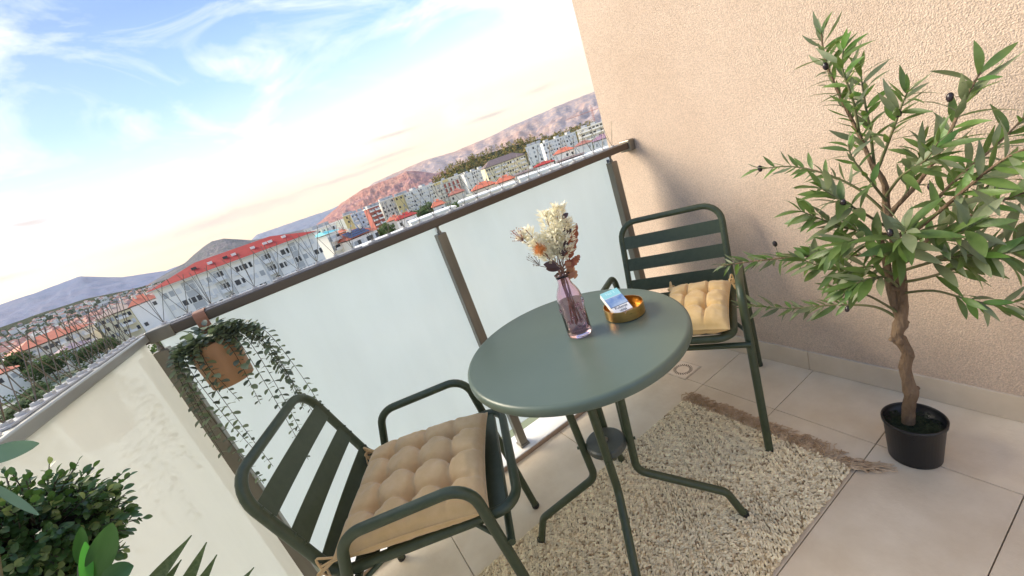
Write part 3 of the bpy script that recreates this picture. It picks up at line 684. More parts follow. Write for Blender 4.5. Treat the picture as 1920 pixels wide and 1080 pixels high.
# individual trees of the town: leaf-clump crowns on tapered trunks
TG = [mat('tree leaf dark', (.040, .075, .020), .9, trans=(.2, (.10, .18, .04))), mat('tree leaf mid', (.075, .12, .035), .9, trans=(.2, (.16, .26, .06))), mat('tree leaf light', (.14, .19, .06), .9, trans=(.2, (.25, .34, .1)))]
TRK = mat('town tree bark', (.10, .075, .05), .9)
def crown_mesh(seed, n=4200):
    random.seed(seed); b = MB()
    lobes = [(Vector((uni(-.55, .55), uni(-.55, .55), uni(-.3, .55))), uni(.32, .6)) for _ in range(9)]
    for i in range(n):
        c, r = lobes[int(rnd() * len(lobes))]
        d = Vector((uni(-1, 1), uni(-1, 1), uni(-1, 1)))
        if d.length > 1 or d.length < .1: continue
        p = c + d.normalized() * r * uni(.55, 1.05); s_ = uni(.035, .08)
        u = Vector((uni(-1, 1), uni(-1, 1), uni(-1, 1))).normalized(); v = u.orthogonal().normalized()
        mi = 2 if (d.z > .3 and rnd() < .45) else (1 if rnd() < .5 else 0)
        b.add([p + u * s_, p + v * s_, p - u * s_, p - v * s_], [(0, 1, 2, 3)], mi)
    return b.mesh('crown', TG)
CR = [crown_mesh(s_) for s_ in (11, 12, 13)]; random.seed(21)
def town_trunk():
    b = MB(); b.tube([(0, 0, 0), (.02, 0, .3), (0, .03, .55), (.03, 0, .8)], [.06, .05, .04, .02], 7)
    for a in (0, 2.1, 4.2): b.tube([(0, .02, .45), (.25 * cos(a), .25 * sin(a), .75)], [.03, .012], 5)
    return b.mesh('trunk', TRK)
TT = town_trunk()
TREE_SPOTS = [(-22.9, 188, 6.2, 8.0, 'round bushy tree in front of the cream block'), (-24.2, 150, 4, 5.0, 'light green shrub tree by the street at far left'), (-13.9, 112, 4.2, 7.6, 'leafy tree at the left corner of the long white block'), (-15.2, 116, 4, 5.5, 'lower bushy tree left of the leafy one'),
    (-20.0, 188, 4.4, 6.6, 'dark tree behind the hedge near the mauve roof'), (-18.7, 190, 4.0, 6.4, 'dark tree between the mauve roof and the ochre block'), (-25.0, 208, 8.0, 12.5, 'tall dark tree left of the cream block'), (-26.6, 240, 6, 13, 'poplar-like tree far left behind the blue shed'),
    (12.4, 175, 3.6, 9.0, 'round tree right of the solar panels'), (11.6, 182, 3.0, 8.0, 'dense tree beside the solar roof'), (16.6, 235, 6, 7.5, 'wide green tree below the yellow wall'), (17.6, 210, 6, 7.8, 'bright tree clump below the balcony block'), (18.7, 215, 5.5, 9.5, 'taller tree of the clump left of the orange roof'),
    (21.2, 165, 4.6, 8.2, 'round green tree left of the orange villa'), (22.6, 162, 4.6, 8.0, 'second round tree beside the orange villa'), (34.6, 250, 4.6, 8.5, 'dark tree at the foot of the white tower'), (36.0, 245, 4.0, 8.5, 'dark tree right of the white tower'), (42.0, 245, 5, 10.5, 'green tree before the cream building'), (38.6, 250, 4.4, 9.0, 'yellowish tree behind the round-ended roof'), (-24.9, 135, 5.6, 4.6, 'low shrub beside the pale street')]
for i, (az, d, r, h, lab) in enumerate(TREE_SPOTS):
    p = bear(az, 0, d).xy.to_3d() + Vector((0, 0, GZ))
    o = link('tree', None, None, Matrix.Translation(p)); tag(o, lab, 'tree', 'trees of the town')
    c = link('trunk', TT, o); c.scale = (h * .5, h * .5, h * .9)
    c = link('crown', CR[i % 3], o); c.location = (0, 0, h * .60); c.scale = (r, r, h * .48); c.rotation_euler = (0, 0, i * 1.7)
hb = MB()
def hedge(a, c, wd, h):
    n = int((c - a).length * 9)
    for i in range(n):
        p = a.lerp(c, rnd()) + Vector((uni(-wd, wd) / 2, uni(-wd, wd) / 2, h * rnd())); s_ = uni(.25, .55)
        hb.add([p + Vector((uni(-1, 1), uni(-1, 1), uni(-1, 1))) * s_ for _ in range(4)], [(0, 1, 2), (0, 2, 3), (0, 3, 1)], int(rnd() * 3))
z_ = Vector((0, 0, GZ))
hedge(bear(-34, 0, 180).xy.to_3d() + z_, bear(-16, 0, 186).xy.to_3d() + z_, 3, 2.6)
hedge(bear(-36, 0, 148).xy.to_3d() + z_, bear(-15, 0, 156).xy.to_3d() + z_, 4, 2.6)
hedge(bear(-36, 0, 134).xy.to_3d() + z_, bear(-22, 0, 140).xy.to_3d() + z_, 6, 2.0)
hedge(Vector((-14, 9, GZ)), Vector((24, 9, GZ)), 5, 2.2); hedge(Vector((-14, 15, GZ)), Vector((30, 15, GZ)), 5, 1.5)
tag(hb.build('hedges', TG), 'clipped green hedges along the street and at the foot of the building', kind='stuff')

# ------------------------------------------------------------------ balcony: floor, sill, wall
XW = 1.522; YG = 1.455; YR0, YR1 = 1.430, 1.468
fl = tag(MB().box((-.50, -1.6, -.16), (XW + .012, 1.405, -.012)).build('balcony_floor', GROUT), 'balcony slab under beige square-edged tiles', kind='structure')
xs = [-.553, .047, .647, 1.237, 1.534]; ys = [1.393, 1.08, .78, .48, .186, -.11, -.41, -.71, -1.01]
for i in range(len(xs) - 1):
    for j in range(len(ys) - 1):
        g = .0012
        MB().bevbox((max(xs[i], -.49) + g, ys[j + 1] + g, -.012), (xs[i + 1] - g, ys[j] - g, 0.0), .0008).build('tile', TILE, fl)
sl_ = tag(link('sill', None, None, Matrix.Translation((.5, 1.46, 0))), 'white stone sill with brown front edge under the front railing', 'sill')
MB().bevbox((-.50, 1.398, -.15), (XW + .2, 1.53, .019), .002).build('slab', MARBLE, sl_)
MB().bevbox((-.42, 1.3945, -.01), (XW + .006, 1.3975, .0165), .0008).build('front_edge', SILLF, sl_)
wl = tag(link('balcony_wall', None, None, Matrix.Translation((1.6, .5, 0))), 'pink stucco side wall of the balcony behind the olive tree', 'wall')
MB().box((XW + .008, -1.6, -.2), (XW + .26, 1.592, 3.4)).build('stucco', STUCCO, wl)
for k in range(5):
    y1 = 1.39 - k * .6
    MB().bevbox((XW, y1 - .598, .001), (XW + .012, y1, .088), .001).build('skirting_tile', SKIRT, wl)
# drain
dr = root('floor_drain', (1.286, 1.22, 0), 'square steel floor drain with a ring of slanted slots', 'drain')
c = Vector((1.286, 1.22, 0))
MB().bevbox((1.226, 1.163, -.004), (1.348, 1.279, .0022), .001).build('frame', GROUT, dr)
MB().bevbox((1.232, 1.169, .0022), (1.342, 1.273, .0034), .0006).build('grate', DRAINM, dr)
b = MB()
for i in range(26):
    a = 2 * pi * i / 26; p0 = c + Vector((cos(a) * .029, sin(a) * .029, .0037)); p1 = c + Vector((cos(a + .22) * .044, sin(a + .22) * .044, .0037)); n_ = (p1 - p0).cross(Vector((0, 0, 1))).normalized() * .0019
    b.quad(p0 - n_, p1 - n_, p1 + n_, p0 + n_)
b.build('slots', DARK, dr)

# ------------------------------------------------------------------ front railing
fr_ = root('front_railing', (.5, 1.45, .019), 'front balustrade with brown steel handrail over frosted blue glass', 'railing')
MB().bevbox((-.43, YR0 - .004, 1.034), (XW - .012, YR1 + .012, 1.0635), .004).build('handrail', RAILM, fr_)
MB().bevbox((XW - .03, YR0 - .012, 1.022), (XW + .006, YR1 + .016, 1.074), .005).build('wall_bracket', STEEL, fr_)
for x in (-.398, .487, 1.385):
    p = MB().bevbox((x - .0185, YR0 - .002, .022), (x + .0185, YR0 + .035, 1.006), .003).build('post', STEEL, fr_)
    MB().lathe([(.008, 0), (.008, .008), (.005, .012), (.005, .022), (.009, .029)], (x, YR0 + .017, 1.006), 12).build('standoff', STEEL, p)
    MB().bevbox((x - .023, YR0 - .007, .0195), (x + .023, YR0 + .040, .030), .002).build('foot_plate', STEEL, p)
for (x0, x1) in ((-.376, .464), (.510, 1.360)):
    MB().bevbox((x0 - .02, YG + .014, .098), (x1 + .02, YG + .022, 1.0335), .0015).build('glass_panel', FROST, fr_)
# side railing (towards the camera, on the left)
sr_ = root('side_railing', (-.42, .4, .0), 'left balustrade with steel handrail coloured pale for sky reflection over frosted cream glass', 'railing')
MB().bevbox((-.436, -1.4, 1.041), (-.402, YR0 - .006, 1.0615), .003).build('handrail', RAILL, sr_)
MB().bevbox((-.424, -1.4, .03), (-.415, 1.429, 1.0405), .0015).build('glass_panel', FROSTL, sr_)
MB().bevbox((-.50, -1.6, -.15), (-.405, 1.396, .0195), .002).build('side_sill', MARBLE, sr_)
MB().bevbox((-.445, -1.0, .0195), (-.426, -.962, 1.036), .002).build('post', STEEL, sr_)
# corner clamp
MB().bevbox((-.405, YR0 - .0075, 1.031), (-.345, YR1 + .014, 1.0665), .003).build('corner_clamp', STEEL, fr_)

# bird spikes
def spike_strip(base, du, n, label, seed):
    random.seed(seed); du = Vector(du); dv = Vector((-du.y, du.x, 0)); L_ = .30
    r = link('bird_spike_strip', None, None, Matrix.Translation(base)); tag(r, label, 'bird spikes', 'bird spike strips along the handrails')
    b = MB(); mm = frame(base, du, Vector((0, 0, 1)))
    b.bevbox((0, -.010, 0), (L_ - .01, .010, .004), .001, 0, mm)
    for k in range(n): b.box((.02 + k * L_ / n - .006, -.006, .004), (.02 + k * L_ / n + .006, .006, .009), 0, mm)
    b.build('base_strip', PLASTIC, r)
    for k in range(n):
        o = base + du * (.02 + k * L_ / n) + Vector((0, 0, .006))
        for (fu, fv) in ((.42, .05), (-.38, .10), (.06, -.30), (-.05, .32))[:(3 if k % 2 else 4)]:
            d = (du * (fu + uni(-.09, .09)) + dv * (fv + uni(-.08, .08)) + Vector((0, 0, 1))).normalized()
            MB().tube([o, o + d * uni(.108, .118)], .00075, 5, smooth=False).build('spike', SPIKE, r)
lab = ['next to the corner', 'second from the corner', 'left of the middle post', 'over the middle post', 'right of the vase', 'ending at the pink wall']
for i in range(6): spike_strip(Vector((-.385 + i * .312, YR1 + .001, 1.0638)), (1, 0, 0), 5, 'clear strip of thin wire bird spikes on the front handrail, ' + lab[i], 40 + i)
lab = ['nearest the corner', 'second from the corner', 'third from the corner', 'nearest the boxwood']
for i in range(4): spike_strip(Vector((-.4245, 1.42 - i * .312, 1.062)), (0, -1, 0), 7, 'clear strip of thin wire bird spikes on the left handrail, ' + lab[i], 60 + i)
random.seed(5)

# ------------------------------------------------------------------ chairs
CD = dict(w=.234, ah=.580, xr=-.307, xf=.208, ar=-.105, af=.150, bw=.198, bt=.757, bx=-.298, sr=-.207, sz=.460, sf=.228, sl=.241)
def make_chair(loc, rz, label):
    d = CD; r = root('chair', loc, label, 'chair', 'green slatted metal armchairs', rz)
    TR = .0125
    for s in (1, -1):
        pts = fillet([(d['xr'], s * d['sl'], 0.004), (d['ar'] - .03, s * d['w'], d['ah']), (d['af'], s * d['w'], d['ah'] + .01), (d['xf'], s * d['sl'], 0.004)], .062, 8)
        leg = MB().tube(pts, TR, 12).build('arm_and_leg', G_FRAME, r, local=True)
        for x in (d['xr'], d['xf']): MB().lathe([(.0135, 0), (.0135, .012), (.0128, .014)], (x, s * d['sl'], 0), 12, capb=True).build('rubber_foot', RUBBER, leg, local=True)
    bt, sr, sf = (d['bx'], d['bt']), (d['sr'], d['sz']), (d['sf'], d['sz'])
    loop = fillet([(bt[0], d['bw'], bt[1]), (sr[0], d['bw'], sr[1]), (sf[0], d['bw'], sf[1]), (sf[0], -d['bw'], sf[1]), (sr[0], -d['bw'], sr[1]), (bt[0], -d['bw'], bt[1])], [.07, .05, .055, .055, .05, .07], 7, closed=True)
    fr = MB().tube(loop, TR, 12, closed=True).build('seat_and_back_frame', G_FRAME, r, local=True)
    up = (Vector((bt[0], 0, bt[1])) - Vector((sr[0], 0, sr[1]))); nrm_ = Vector((up.z, 0, -up.x)).normalized()
    for (t0, t1) in ((.20, .37), (.51, .68), (.81, .98)):
        a = Vector((bt[0], 0, bt[1])) - up * t0; c = Vector((bt[0], 0, bt[1])) - up * t1; b = MB(); n = 10; rows = []
        for i in range(n + 1):
            y = -d['bw'] + .004 + (2 * d['bw'] - .008) * i / n; cv = -.006 * (1 - (2 * i / n - 1) ** 2)
            for q, off in ((a, .001), (c, .001), (c, -.0015), (a, -.0015)): rows.append(q + nrm_ * (off + cv + .006) + Vector((0, y, 0)))
        fs = []
        for i in range(n):
            for j in range(4): fs.append((i * 4 + j, i * 4 + (j + 1) % 4, i * 4 + 4 + (j + 1) % 4, i * 4 + 4 + j))
        fs += [(3, 2, 1, 0), tuple(n * 4 + j for j in range(4))]
        b.add(rows, fs, 0); sl = b.build('back_slat', G_FRAME, r, local=True)
        for y in (-1, 1):
            for q in (a.lerp(c, .25), a.lerp(c, .75)):
                p = q + Vector((0, y * d['bw'], 0)) + nrm_ * .011
                MB().tube([p, p + nrm_ * .004], [.0045, .003], 8).build('rivet', G_FRAME, sl, local=True)
    n = 5; x0, x1 = sr[0] + .03, sf[0] - .018; wd = (x1 - x0) / n
    for i in range(n):
        MB().bevbox((x0 + i * wd + .009, -d['bw'] + .003, d['sz'] + .002), (x0 + (i + 1) * wd - .009, d['bw'] - .003, d['sz'] + .0045), .0008).build('seat_slat', G_FRAME, r, local=True)
    for s in (1, -1):      # short arms that tie the seat loop to the side frames
        for x in (-.10, .12):
            z = d['sz'] - .004
            MB().tube([(x, s * (d['bw'] + .004), z), (x + (.045 if x > 0 else -.075), s * (d['w'] + .004), z - .02)], .006, 8).build('bracket', G_FRAME, r, local=True)
    MB().tube([(d['xf'] - .022, d['w'] + .006, d['sz'] - .052), (d['xf'] - .022, -d['w'] - .006, d['sz'] - .052)], .0095, 10).build('stretcher', G_FRAME, r, local=True)
    MB().tube([(d['xr'] + .135, d['w'] + .001, d['sz'] - .03), (d['xr'] + .135, -d['w'] - .001, d['sz'] - .03)], .0095, 10).build('stretcher', G_FRAME, r, local=True)
    return r
NEAR = (Vector((.056, 1.010, 0)), -.409); FAR = (Vector((1.082, 1.006, 0)), 3.698)
make_chair(*NEAR, 'dark green slatted armchair in the foreground with a tan tufted cushion')
make_chair(*FAR, 'dark green slatted armchair against the pink wall beside the olive tree')

def cushion(chair, size, thick, off, m_, label, seed, nt=3, rot=0.0, tilt=0.0, tall=1.0, sy_=1.0):
    random.seed(seed); loc, rz = chair
    M = Matrix.Translation(loc) @ Matrix.Rotation(rz, 4, 'Z') @ Matrix.Translation(off) @ Matrix.Rotation(rot, 4, 'Z') @ Matrix.Rotation(tilt, 4, 'Y')
    r = link('seat_cushion', None, None, M); tag(r, label, 'cushion', 'tan tufted seat cushions')
    n = 72; vs = []; h = size / 2; step = size / (nt + 1)
    tuf = [(-h + step * (i + 1), -h + step * (j + 1)) for i in range(nt) for j in range(nt)]
    def prof(u, v):
        e = (1 - abs(u) ** 3.2) * (1 - abs(v) ** 3.2); return max(e, 0) ** .42
    for side in (1, -1):
        for i in range(n + 1):
            for j in range(n + 1):
                u, v = 2 * i / n - 1, 2 * j / n - 1
                k = 1 - .055 * (1 - abs(u) ** 2) * (abs(v) ** 6); k2 = 1 - .055 * (1 - abs(v) ** 2) * (abs(u) ** 6)
                x, y = u * h * k2, v * h * k
                z = thick / 2 * prof(u, v)
                dt = min((x - a) ** 2 + (y - b_) ** 2 for a, b_ in tuf)
                pit = math.exp(-dt / (2 * (.011) ** 2)) * .70 + math.exp(-dt / (2 * (.024) ** 2)) * .28
                # seams of slack cloth running between the tufts
                cx_ = min(abs(x - a) for a, _ in tuf); cy_ = min(abs(y - b_) for _, b_ in tuf)
                inr = 1 if (abs(x) < h - step * .35 and abs(y) < h - step * .35) else .55
                cr_ = (math.exp(-(cx_ / .006) ** 2) + math.exp(-(cy_ / .006) ** 2)) * .27 * inr
                if side < 0: pit *= .5; cr_ *= .3
                wr = noise.noise(Vector((x * 26 + seed, y * 26, side * 3))) * .0035 + noise.noise(Vector((x * 70 + seed, y * 24, side * 5))) * .0016
                if dt < .05 ** 2:   # radiating puckers
                    a = math.atan2(y - min(tuf, key=lambda t: (x - t[0]) ** 2 + (y - t[1]) ** 2)[1], x - min(tuf, key=lambda t: (x - t[0]) ** 2 + (y - t[1]) ** 2)[0])
                    wr += .0016 * sin(a * 7 + seed) * math.exp(-dt / (2 * .02 ** 2))
                edge = min(1 - abs(u), 1 - abs(v))
                zz = z * (1 - pit - cr_) + wr * min(1, edge * 8)
                vs.append((x, y, side * max(zz, .0006 if edge > 0 else 0) * tall))
    vs = [(p[0], p[1] * sy_, p[2]) for p in vs]
    fs = []; o = (n + 1) ** 2
    for i in range(n):
        for j in range(n):
            a = i * (n + 1) + j; fs.append((a, a + n + 1, a + n + 2, a + 1)); fs.append((o + a, o + a + 1, o + a + n + 2, o + a + n + 1))
    ring = [i * (n + 1) for i in range(n + 1)] + [n * (n + 1) + j for j in range(1, n + 1)] + [i * (n + 1) + n for i in range(n - 1, -1, -1)] + [j for j in range(n - 1, 0, -1)]
    for i in range(len(ring)): a, b_ = ring[i], ring[(i + 1) % len(ring)]; fs.append((a, b_, b_ + o, a + o))
    MB().add(vs, fs, 0, True).build('cushion_body', m_, r, local=True)
    p = MB(); pr = [Vector(vs[i]) * 1.006 for i in ring]; pr = [Vector((q.x, q.y, 0)) for q in pr[::2]]
    p.tube(pr, .0022, 6, closed=True).build('piping', m_, r, local=True)
    for sy in (1, -1):
        t = MB()
        for k in range(4):
            a = Vector((-h + .008, sy * sy_ * (h - .008), 0)); pts = smooth_path([a, a + Vector((-.02 - .01 * k, sy * (.005 + .008 * k), .012 - .01 * k)), a + Vector((-.035, sy * (.01 - .012 * (k % 2)), .02 - .022 * k)), a + Vector((-.03 + .012 * k, sy * (.016 + .006 * k), -.01 - .02 * k))], 4)
            t.tube(pts, .0028, 5)
        t.build('tie', m_, r, local=True)
    return r
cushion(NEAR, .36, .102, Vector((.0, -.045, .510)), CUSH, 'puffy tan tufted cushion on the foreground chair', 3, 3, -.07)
cushion(FAR, .345, .086, Vector((.070, .092, .502)), CUSH_LIT, 'tan cushion with yellow light in its colour on the chair by the wall', 8, 2, -.02, sy_=.60)
random.seed(9)

# ------------------------------------------------------------------ bistro table
TC = Vector((.509, .824, 0)); TH = .706; RT = .291
tb = root('bistro_table', TC, 'round dark green metal bistro table on four bent tube legs', 'table')
pr = [(0.0, TH), (.1, TH), (.2, TH), (RT - .0105, TH), (RT - .010, TH)]
for i in range(8): a = pi / 2 * i / 7; pr.append((RT - .010 + .010 * sin(a), TH - .010 + .010 * cos(a)))
pr += [(RT, TH - .021), (RT - .002, TH - .0245), (RT - .006, TH - .0245), (RT - .006, TH - .018), (0.0, TH - .016)]
MB().lathe(pr, (0, 0, 0), 96).build('tabletop', G_TOP, tb, local=True)
RINGZ = .350
for i, a in enumerate((-39, 51, 141, 231)):
    d = Vector((cos(radians(a)), sin(radians(a)), 0))
    R_foot = (.325, .29, .30, .30)[i]
    pts = fillet([d * .085 + Vector((0, 0, TH - .018)), d * .062 + Vector((0, 0, .235)), d * (R_foot - .035) + Vector((0, 0, .105)), d * R_foot + Vector((0, 0, .010))], [.05, .045, .04, .04], 8)
    lg = MB().tube(pts, .0115, 12).build('leg', G_FRAME, tb, local=True)
    MB().lathe([(.0125, 0), (.0125, .013), (.0118, .015)], tuple(d * R_foot + Vector((0, 0, .007))), 12, capb=True).build('rubber_foot', RUBBER, lg, local=True)
    p = d * .064 + Vector((0, 0, RINGZ)); t_ = Vector((-d.y, d.x, 0))
    bt_ = MB().tube([p + d * .006, p + d * .020], .0045, 8); bt_.build('bolt', G_FRAME, lg, local=True)
    MB().bevbox((-.02, -.015, 0), (.02, .015, .003), .0005, 0, Matrix.Translation(d * .085 + Vector((0, 0, TH - .0205))) @ Matrix.Rotation(radians(a), 4, 'Z')).build('mounting_plate', G_FRAME, lg, local=True)
hub = MB(); hub.lathe([(0, .012), (.052, .012), (.057, .008), (.057, -.008), (.052, -.012), (0, -.012)], (0, 0, RINGZ), 36, 0, False)
hub.build('hub_disc', mat('grey green disc', (.065, .075, .068), .35), tb, local=True)
MB().lathe([(.010, 0), (.010, .003), (.0045, .006), (0, .0065)], (0, 0, RINGZ + .012), 12).build('centre_screw', STEEL, tb, local=True)

# ------------------------------------------------------------------ vase with dried bouquet
VC = Vector((.527, .808, TH + .0008))
va = root('glass_vase', VC, 'pink glass bottle vase with embossed flower sprigs on the green table', 'vase')
out_ = [(0, .001), (.026, 0), (.0305, .003), (.0318, .008), (.0318, .098), (.0315, .108), (.0295, .118), (.0245, .130), (.0190, .140), (.0165, .147), (.0160, .158), (.0175, .163), (.0178, .168)]
inn = [(.0150, .168), (.0135, .158), (.0140, .147), (.0165, .139), (.0220, .129), (.0270, .117), (.0290, .107), (.0292, .098), (.0292, .016), (.026, .011), (0, .010)]
MB().lathe(out_ + inn, (0, 0, 0), 48).build('bottle', PINKG, va, local=True)
b = MB()
def petal(o_, ang, z, L_, tlt):
    for k in range(6):
        a = k * pi / 3 + tlt; du, dz = cos(a) * L_, sin(a) * L_
        p0 = Vector((cos(ang) * .0321, sin(ang) * .0321, z)); a2 = ang + du / .0321
        p1 = Vector((cos(a2) * .0322, sin(a2) * .0322, z + dz)); b.tube([p0, p0.lerp(p1, .5) + Vector((cos(ang), sin(ang), 0)) * .0008, p1], [.0008, .0017, .0006], 6)
vang = math.atan2(-VC.y, -VC.x)
for da, z, s_ in ((.45, .092, .007), (.62, .078, .006), (-.15, .062, .008), (.35, .050, .008), (.85, .060, .007), (-.55, .05, .006), (.1, .035, .006), (2.5, .07, .008), (3.4, .05, .008), (1.4, .09, .007), (-1.3, .08, .007)): petal(None, vang + da, z, s_, da)
for da in (.72, .95, -.8): b.tube([Vector((cos(vang + da + .12 * sin(i)) * .0321, sin(vang + da + .12 * sin(i)) * .0321, .015 + i * .012)) for i in range(7)], .0008, 5)
b.build('embossed_flowers', PINKG, va, local=True)

bq = root('dried_bouquet', VC + Vector((0, 0, .012)), 'dried bouquet of cream grass plumes, orange thistle and rust oak leaves in the pink vase', 'bouquet')
NECK = VC + Vector((0, 0, .166))
def vp(px, py, off=0.0): return on_plane(px, py, VC, off)
def stem(tip, r=.0012, m_=DRYST, low=None):
    a = VC + Vector((uni(-.012, .012), uni(-.012, .012), .03)); n_ = NECK + Vector((uni(-.006, .006), uni(-.006, .006), 0))
    pts = smooth_path([a, n_, n_.lerp(tip, .55) + Vector((0, 0, .006)), tip], 6); MB().tube(pts, r, 6).build('stem', m_, bq); return pts
HUSK = [leaf_mesh('husk', CREAM, L_, W_, 4, dr_, .5, .4) for (L_, W_, dr_) in ((.0125, .0065, .2), (.016, .0052, -.15), (.010, .0065, .3))]
cnt = [0]; extra = MB()
def plume(tip, base_f, rad, n, off=0.0):
    pts = stem(tip); n = int(n * 2.4)
    for i in range(n):
        f = base_f + (1 - base_f) * rnd() ** .8; p, d = path_at(pts, f)
        a = rnd() * 2 * pi; s_ = d.orthogonal().normalized(); s_ = Matrix.Rotation(a, 3, d) @ s_
        rr = rad * (1 - abs((f - base_f) / (1 - base_f) - .45) * .95) * sqrt(rnd())
        x = (s_ * uni(.6, 1.2) + d * uni(.4, 1.2)).normalized(); M = frame(p + s_ * rr, x, Vector((uni(-1, 1), uni(-1, 1), 1)))
        M = M @ Matrix.Scale(uni(.75, 1.25), 4)
        if cnt[0] < 290: link('husk', HUSK[i % 3], bq, M); cnt[0] += 1
        else:
            me = HUSK[i % 3]; extra.add([M @ v.co for v in me.vertices], [tuple(q.vertices) for q in me.polygons], 0, True)
for (px, py, off, rad, n) in ((1045, 386, 0, .022, 120), (1022, 398, .01, .020, 95), (1062, 415, -.01, .020, 100), (1040, 430, -.015, .022, 90), (1025, 440, .02, .018, 60), (1065, 450, .015, .016, 60), (985, 430, 0, .015, 60), (975, 440, .01, .012, 40), (1000, 450, -.01, .014, 45)):
    plume(vp(px, py, off), .50, rad, n)
extra.build('husk_mass', CREAM, bq, kind='stuff')
# orange thistle
tp = vp(1012, 467, -.02); stem(tp, .0016)
ico = bmesh.new(); bmesh.ops.create_icosphere(ico, subdivisions=3, radius=1); b = MB()
for v in ico.verts:
    d = v.co.normalized(); L_ = .0185 * uni(.85, 1.12); s_ = d.orthogonal() * .0011
    b.add([tp + d * .006 + s_, tp + d * .006 - s_, tp + d * .006 + d.cross(s_), tp + d * L_], [(0, 1, 3), (1, 2, 3), (2, 0, 3)])
ico.free()
b.lathe([(0, -.009), (.008, -.005), (.0098, 0), (.008, .005), (0, .009)], tp, 12); b.build('thistle_head', THIST, bq)
def oak(o_, x, up, L_, W_, m_):
    vs, fs = [], []; n = 26
    for i in range(n + 1):
        t = i / n; lob = .58 + .42 * abs(sin(t * pi * 5)) ** .7; wv = W_ / 2 * (sin(pi * t ** .8)) ** .6 * lob if 0 < t < 1 else .0005
        z = -.25 * L_ * t * t + .04 * L_ * sin(t * 9)
        for s_ in (-1, 0, 1): vs.append((L_ * t - abs(s_) * wv * -.25, s_ * wv, z + abs(s_) * wv * .35 * cos(t * 7)))
    for i in range(n):
        for j in (0, 1): a = i * 3 + j; fs.append((a, a + 3, a + 4, a + 1))
    link('oak_leaf', MB().add(vs, fs, 0, True).mesh('oak_leaf', m_), bq, frame(o_, x, up))
tocam = (CAM - VC).normalized()
def pt2(px, py, px2, py2, off=0): return vp(px, py, off), vp(px2, py2, off)
for (a, c_, W_, m_) in (((1068, 485), (1080, 424), .024, OAK), ((1058, 480), (1072, 445), .018, OAK), ((1060, 492), (1083, 520), .030, OAKT), ((1058, 497), (1078, 490), .026, OAK), ((1070, 500), (1086, 480), .02, OAK), ((1066, 500), (1072, 523), .024, OAKT)):
    p0, p1 = pt2(*a, *c_, uni(-.02, .01)); oak(p0, p1 - p0, tocam + Vector((uni(-.4, .4), uni(-.4, .4), 0)), (p1 - p0).length * 1.05, W_, m_)
    MB().tube(smooth_path([VC + Vector((0, 0, .05)), NECK, p0], 4), .001, 5).build('stem', DRYST, bq)
DL = leaf_mesh('dark_leaf', DARKL, .034, .019, 6, .1, .2, .5, .6); DS = leaf_mesh('dark_leaf', DARKL, .018, .013, 6, .1, .2, .5, .6)
for (a, c_, me) in (((1045, 500), (1012, 493), DL), ((1050, 504), (1020, 503), DL), ((1060, 465), (1062, 450), DS), ((1062, 440), (1070, 430), DS), ((1055, 410), (1062, 402), DS), ((1058, 480), (1050, 470), DS), ((1063, 440), (1056, 424), DS), ((1050, 475), (1064, 470), DS)):
    p0, p1 = pt2(*a, *c_, -.02); link('dark_leaf', me, bq, frame(p0, p1 - p0, tocam + Vector((.2, .3, .1))))
# small red berry sprays at left and grey ones lower left
for (cx_, cy_, n, rr, m_) in ((968, 440, 34, 13, mat('rust seed', (.32, .12, .08), .7)), (999, 487, 20, 12, mat('brown seed', (.12, .07, .055), .7))):
    b = MB(); t0 = vp(cx_ + 14, cy_ + 12); st_ = stem(t0, .0009)
    for i in range(n):
        q = vp(cx_ + uni(-rr, rr), cy_ + uni(-rr, rr), uni(-.015, .015)); b.tube([t0.lerp(q, .1), q], .0003, 4); b.lathe([(0, -.0014), (.0012, -.0006), (.0013, .0005), (0, .0014)], q, 6)
    b.build('berry_spray', m_, bq, kind='stuff')
b = MB(); b.tube([NECK + Vector((cos(t_ * .8) * .0185, sin(t_ * .8) * .0185, .002 + .0012 * (t_ % 3))) for t_ in range(16)], .0014, 5)
b.build('twine', DARKL, bq)

# ------------------------------------------------------------------ ashtray and cigarette packet
AC = at_z(1168, 571, TH + .028); AC.z = TH + .0005
at_ = root('ashtray', AC, 'round brass ashtray with notched rim on the table', 'ashtray')
n = 72; R0, HT = .052, .030; notch = [radians(a) for a in (-130, -40, 50, 140)]
vs = []
def topz(a): return HT - (.006 if any(abs(math.atan2(sin(a - q), cos(a - q))) < .075 for q in notch) else 0)
for j in range(n):
    a = 2 * pi * j / n; c_, s_ = cos(a), sin(a); z = topz(a)
    for (r, zz) in ((R0 - .003, 0), (R0, .002), (R0, z), (R0 - .0014, z), (R0 - .0014, .003)): vs.append((c_ * r, s_ * r, zz))
fs = []
for j in range(n):
    for k in range(4): a = j * 5 + k; c_ = ((j + 1) % n) * 5 + k; fs.append((a, c_, c_ + 1, a + 1))
fs.append(tuple(j * 5 for j in range(n))[::-1]); fs.append(tuple(j * 5 + 4 for j in range(n)))
MB().add(vs, fs, 0, False).build('bowl', BRASS, at_, local=True)
PKW = mat('packet paper', (.80, .82, .82), .35); PKT = mat('packet turquoise', (.30, .66, .70), .3)
PKB = mat('packet photo print', (.10, .22, .50), .3, c2=(.38, .50, .66), scale=22, lo=.35, hi=.6); INK = mat('black print', (.02, .02, .03), .4); PALE = mat('pale logo print', (.62, .86, .88), .3)
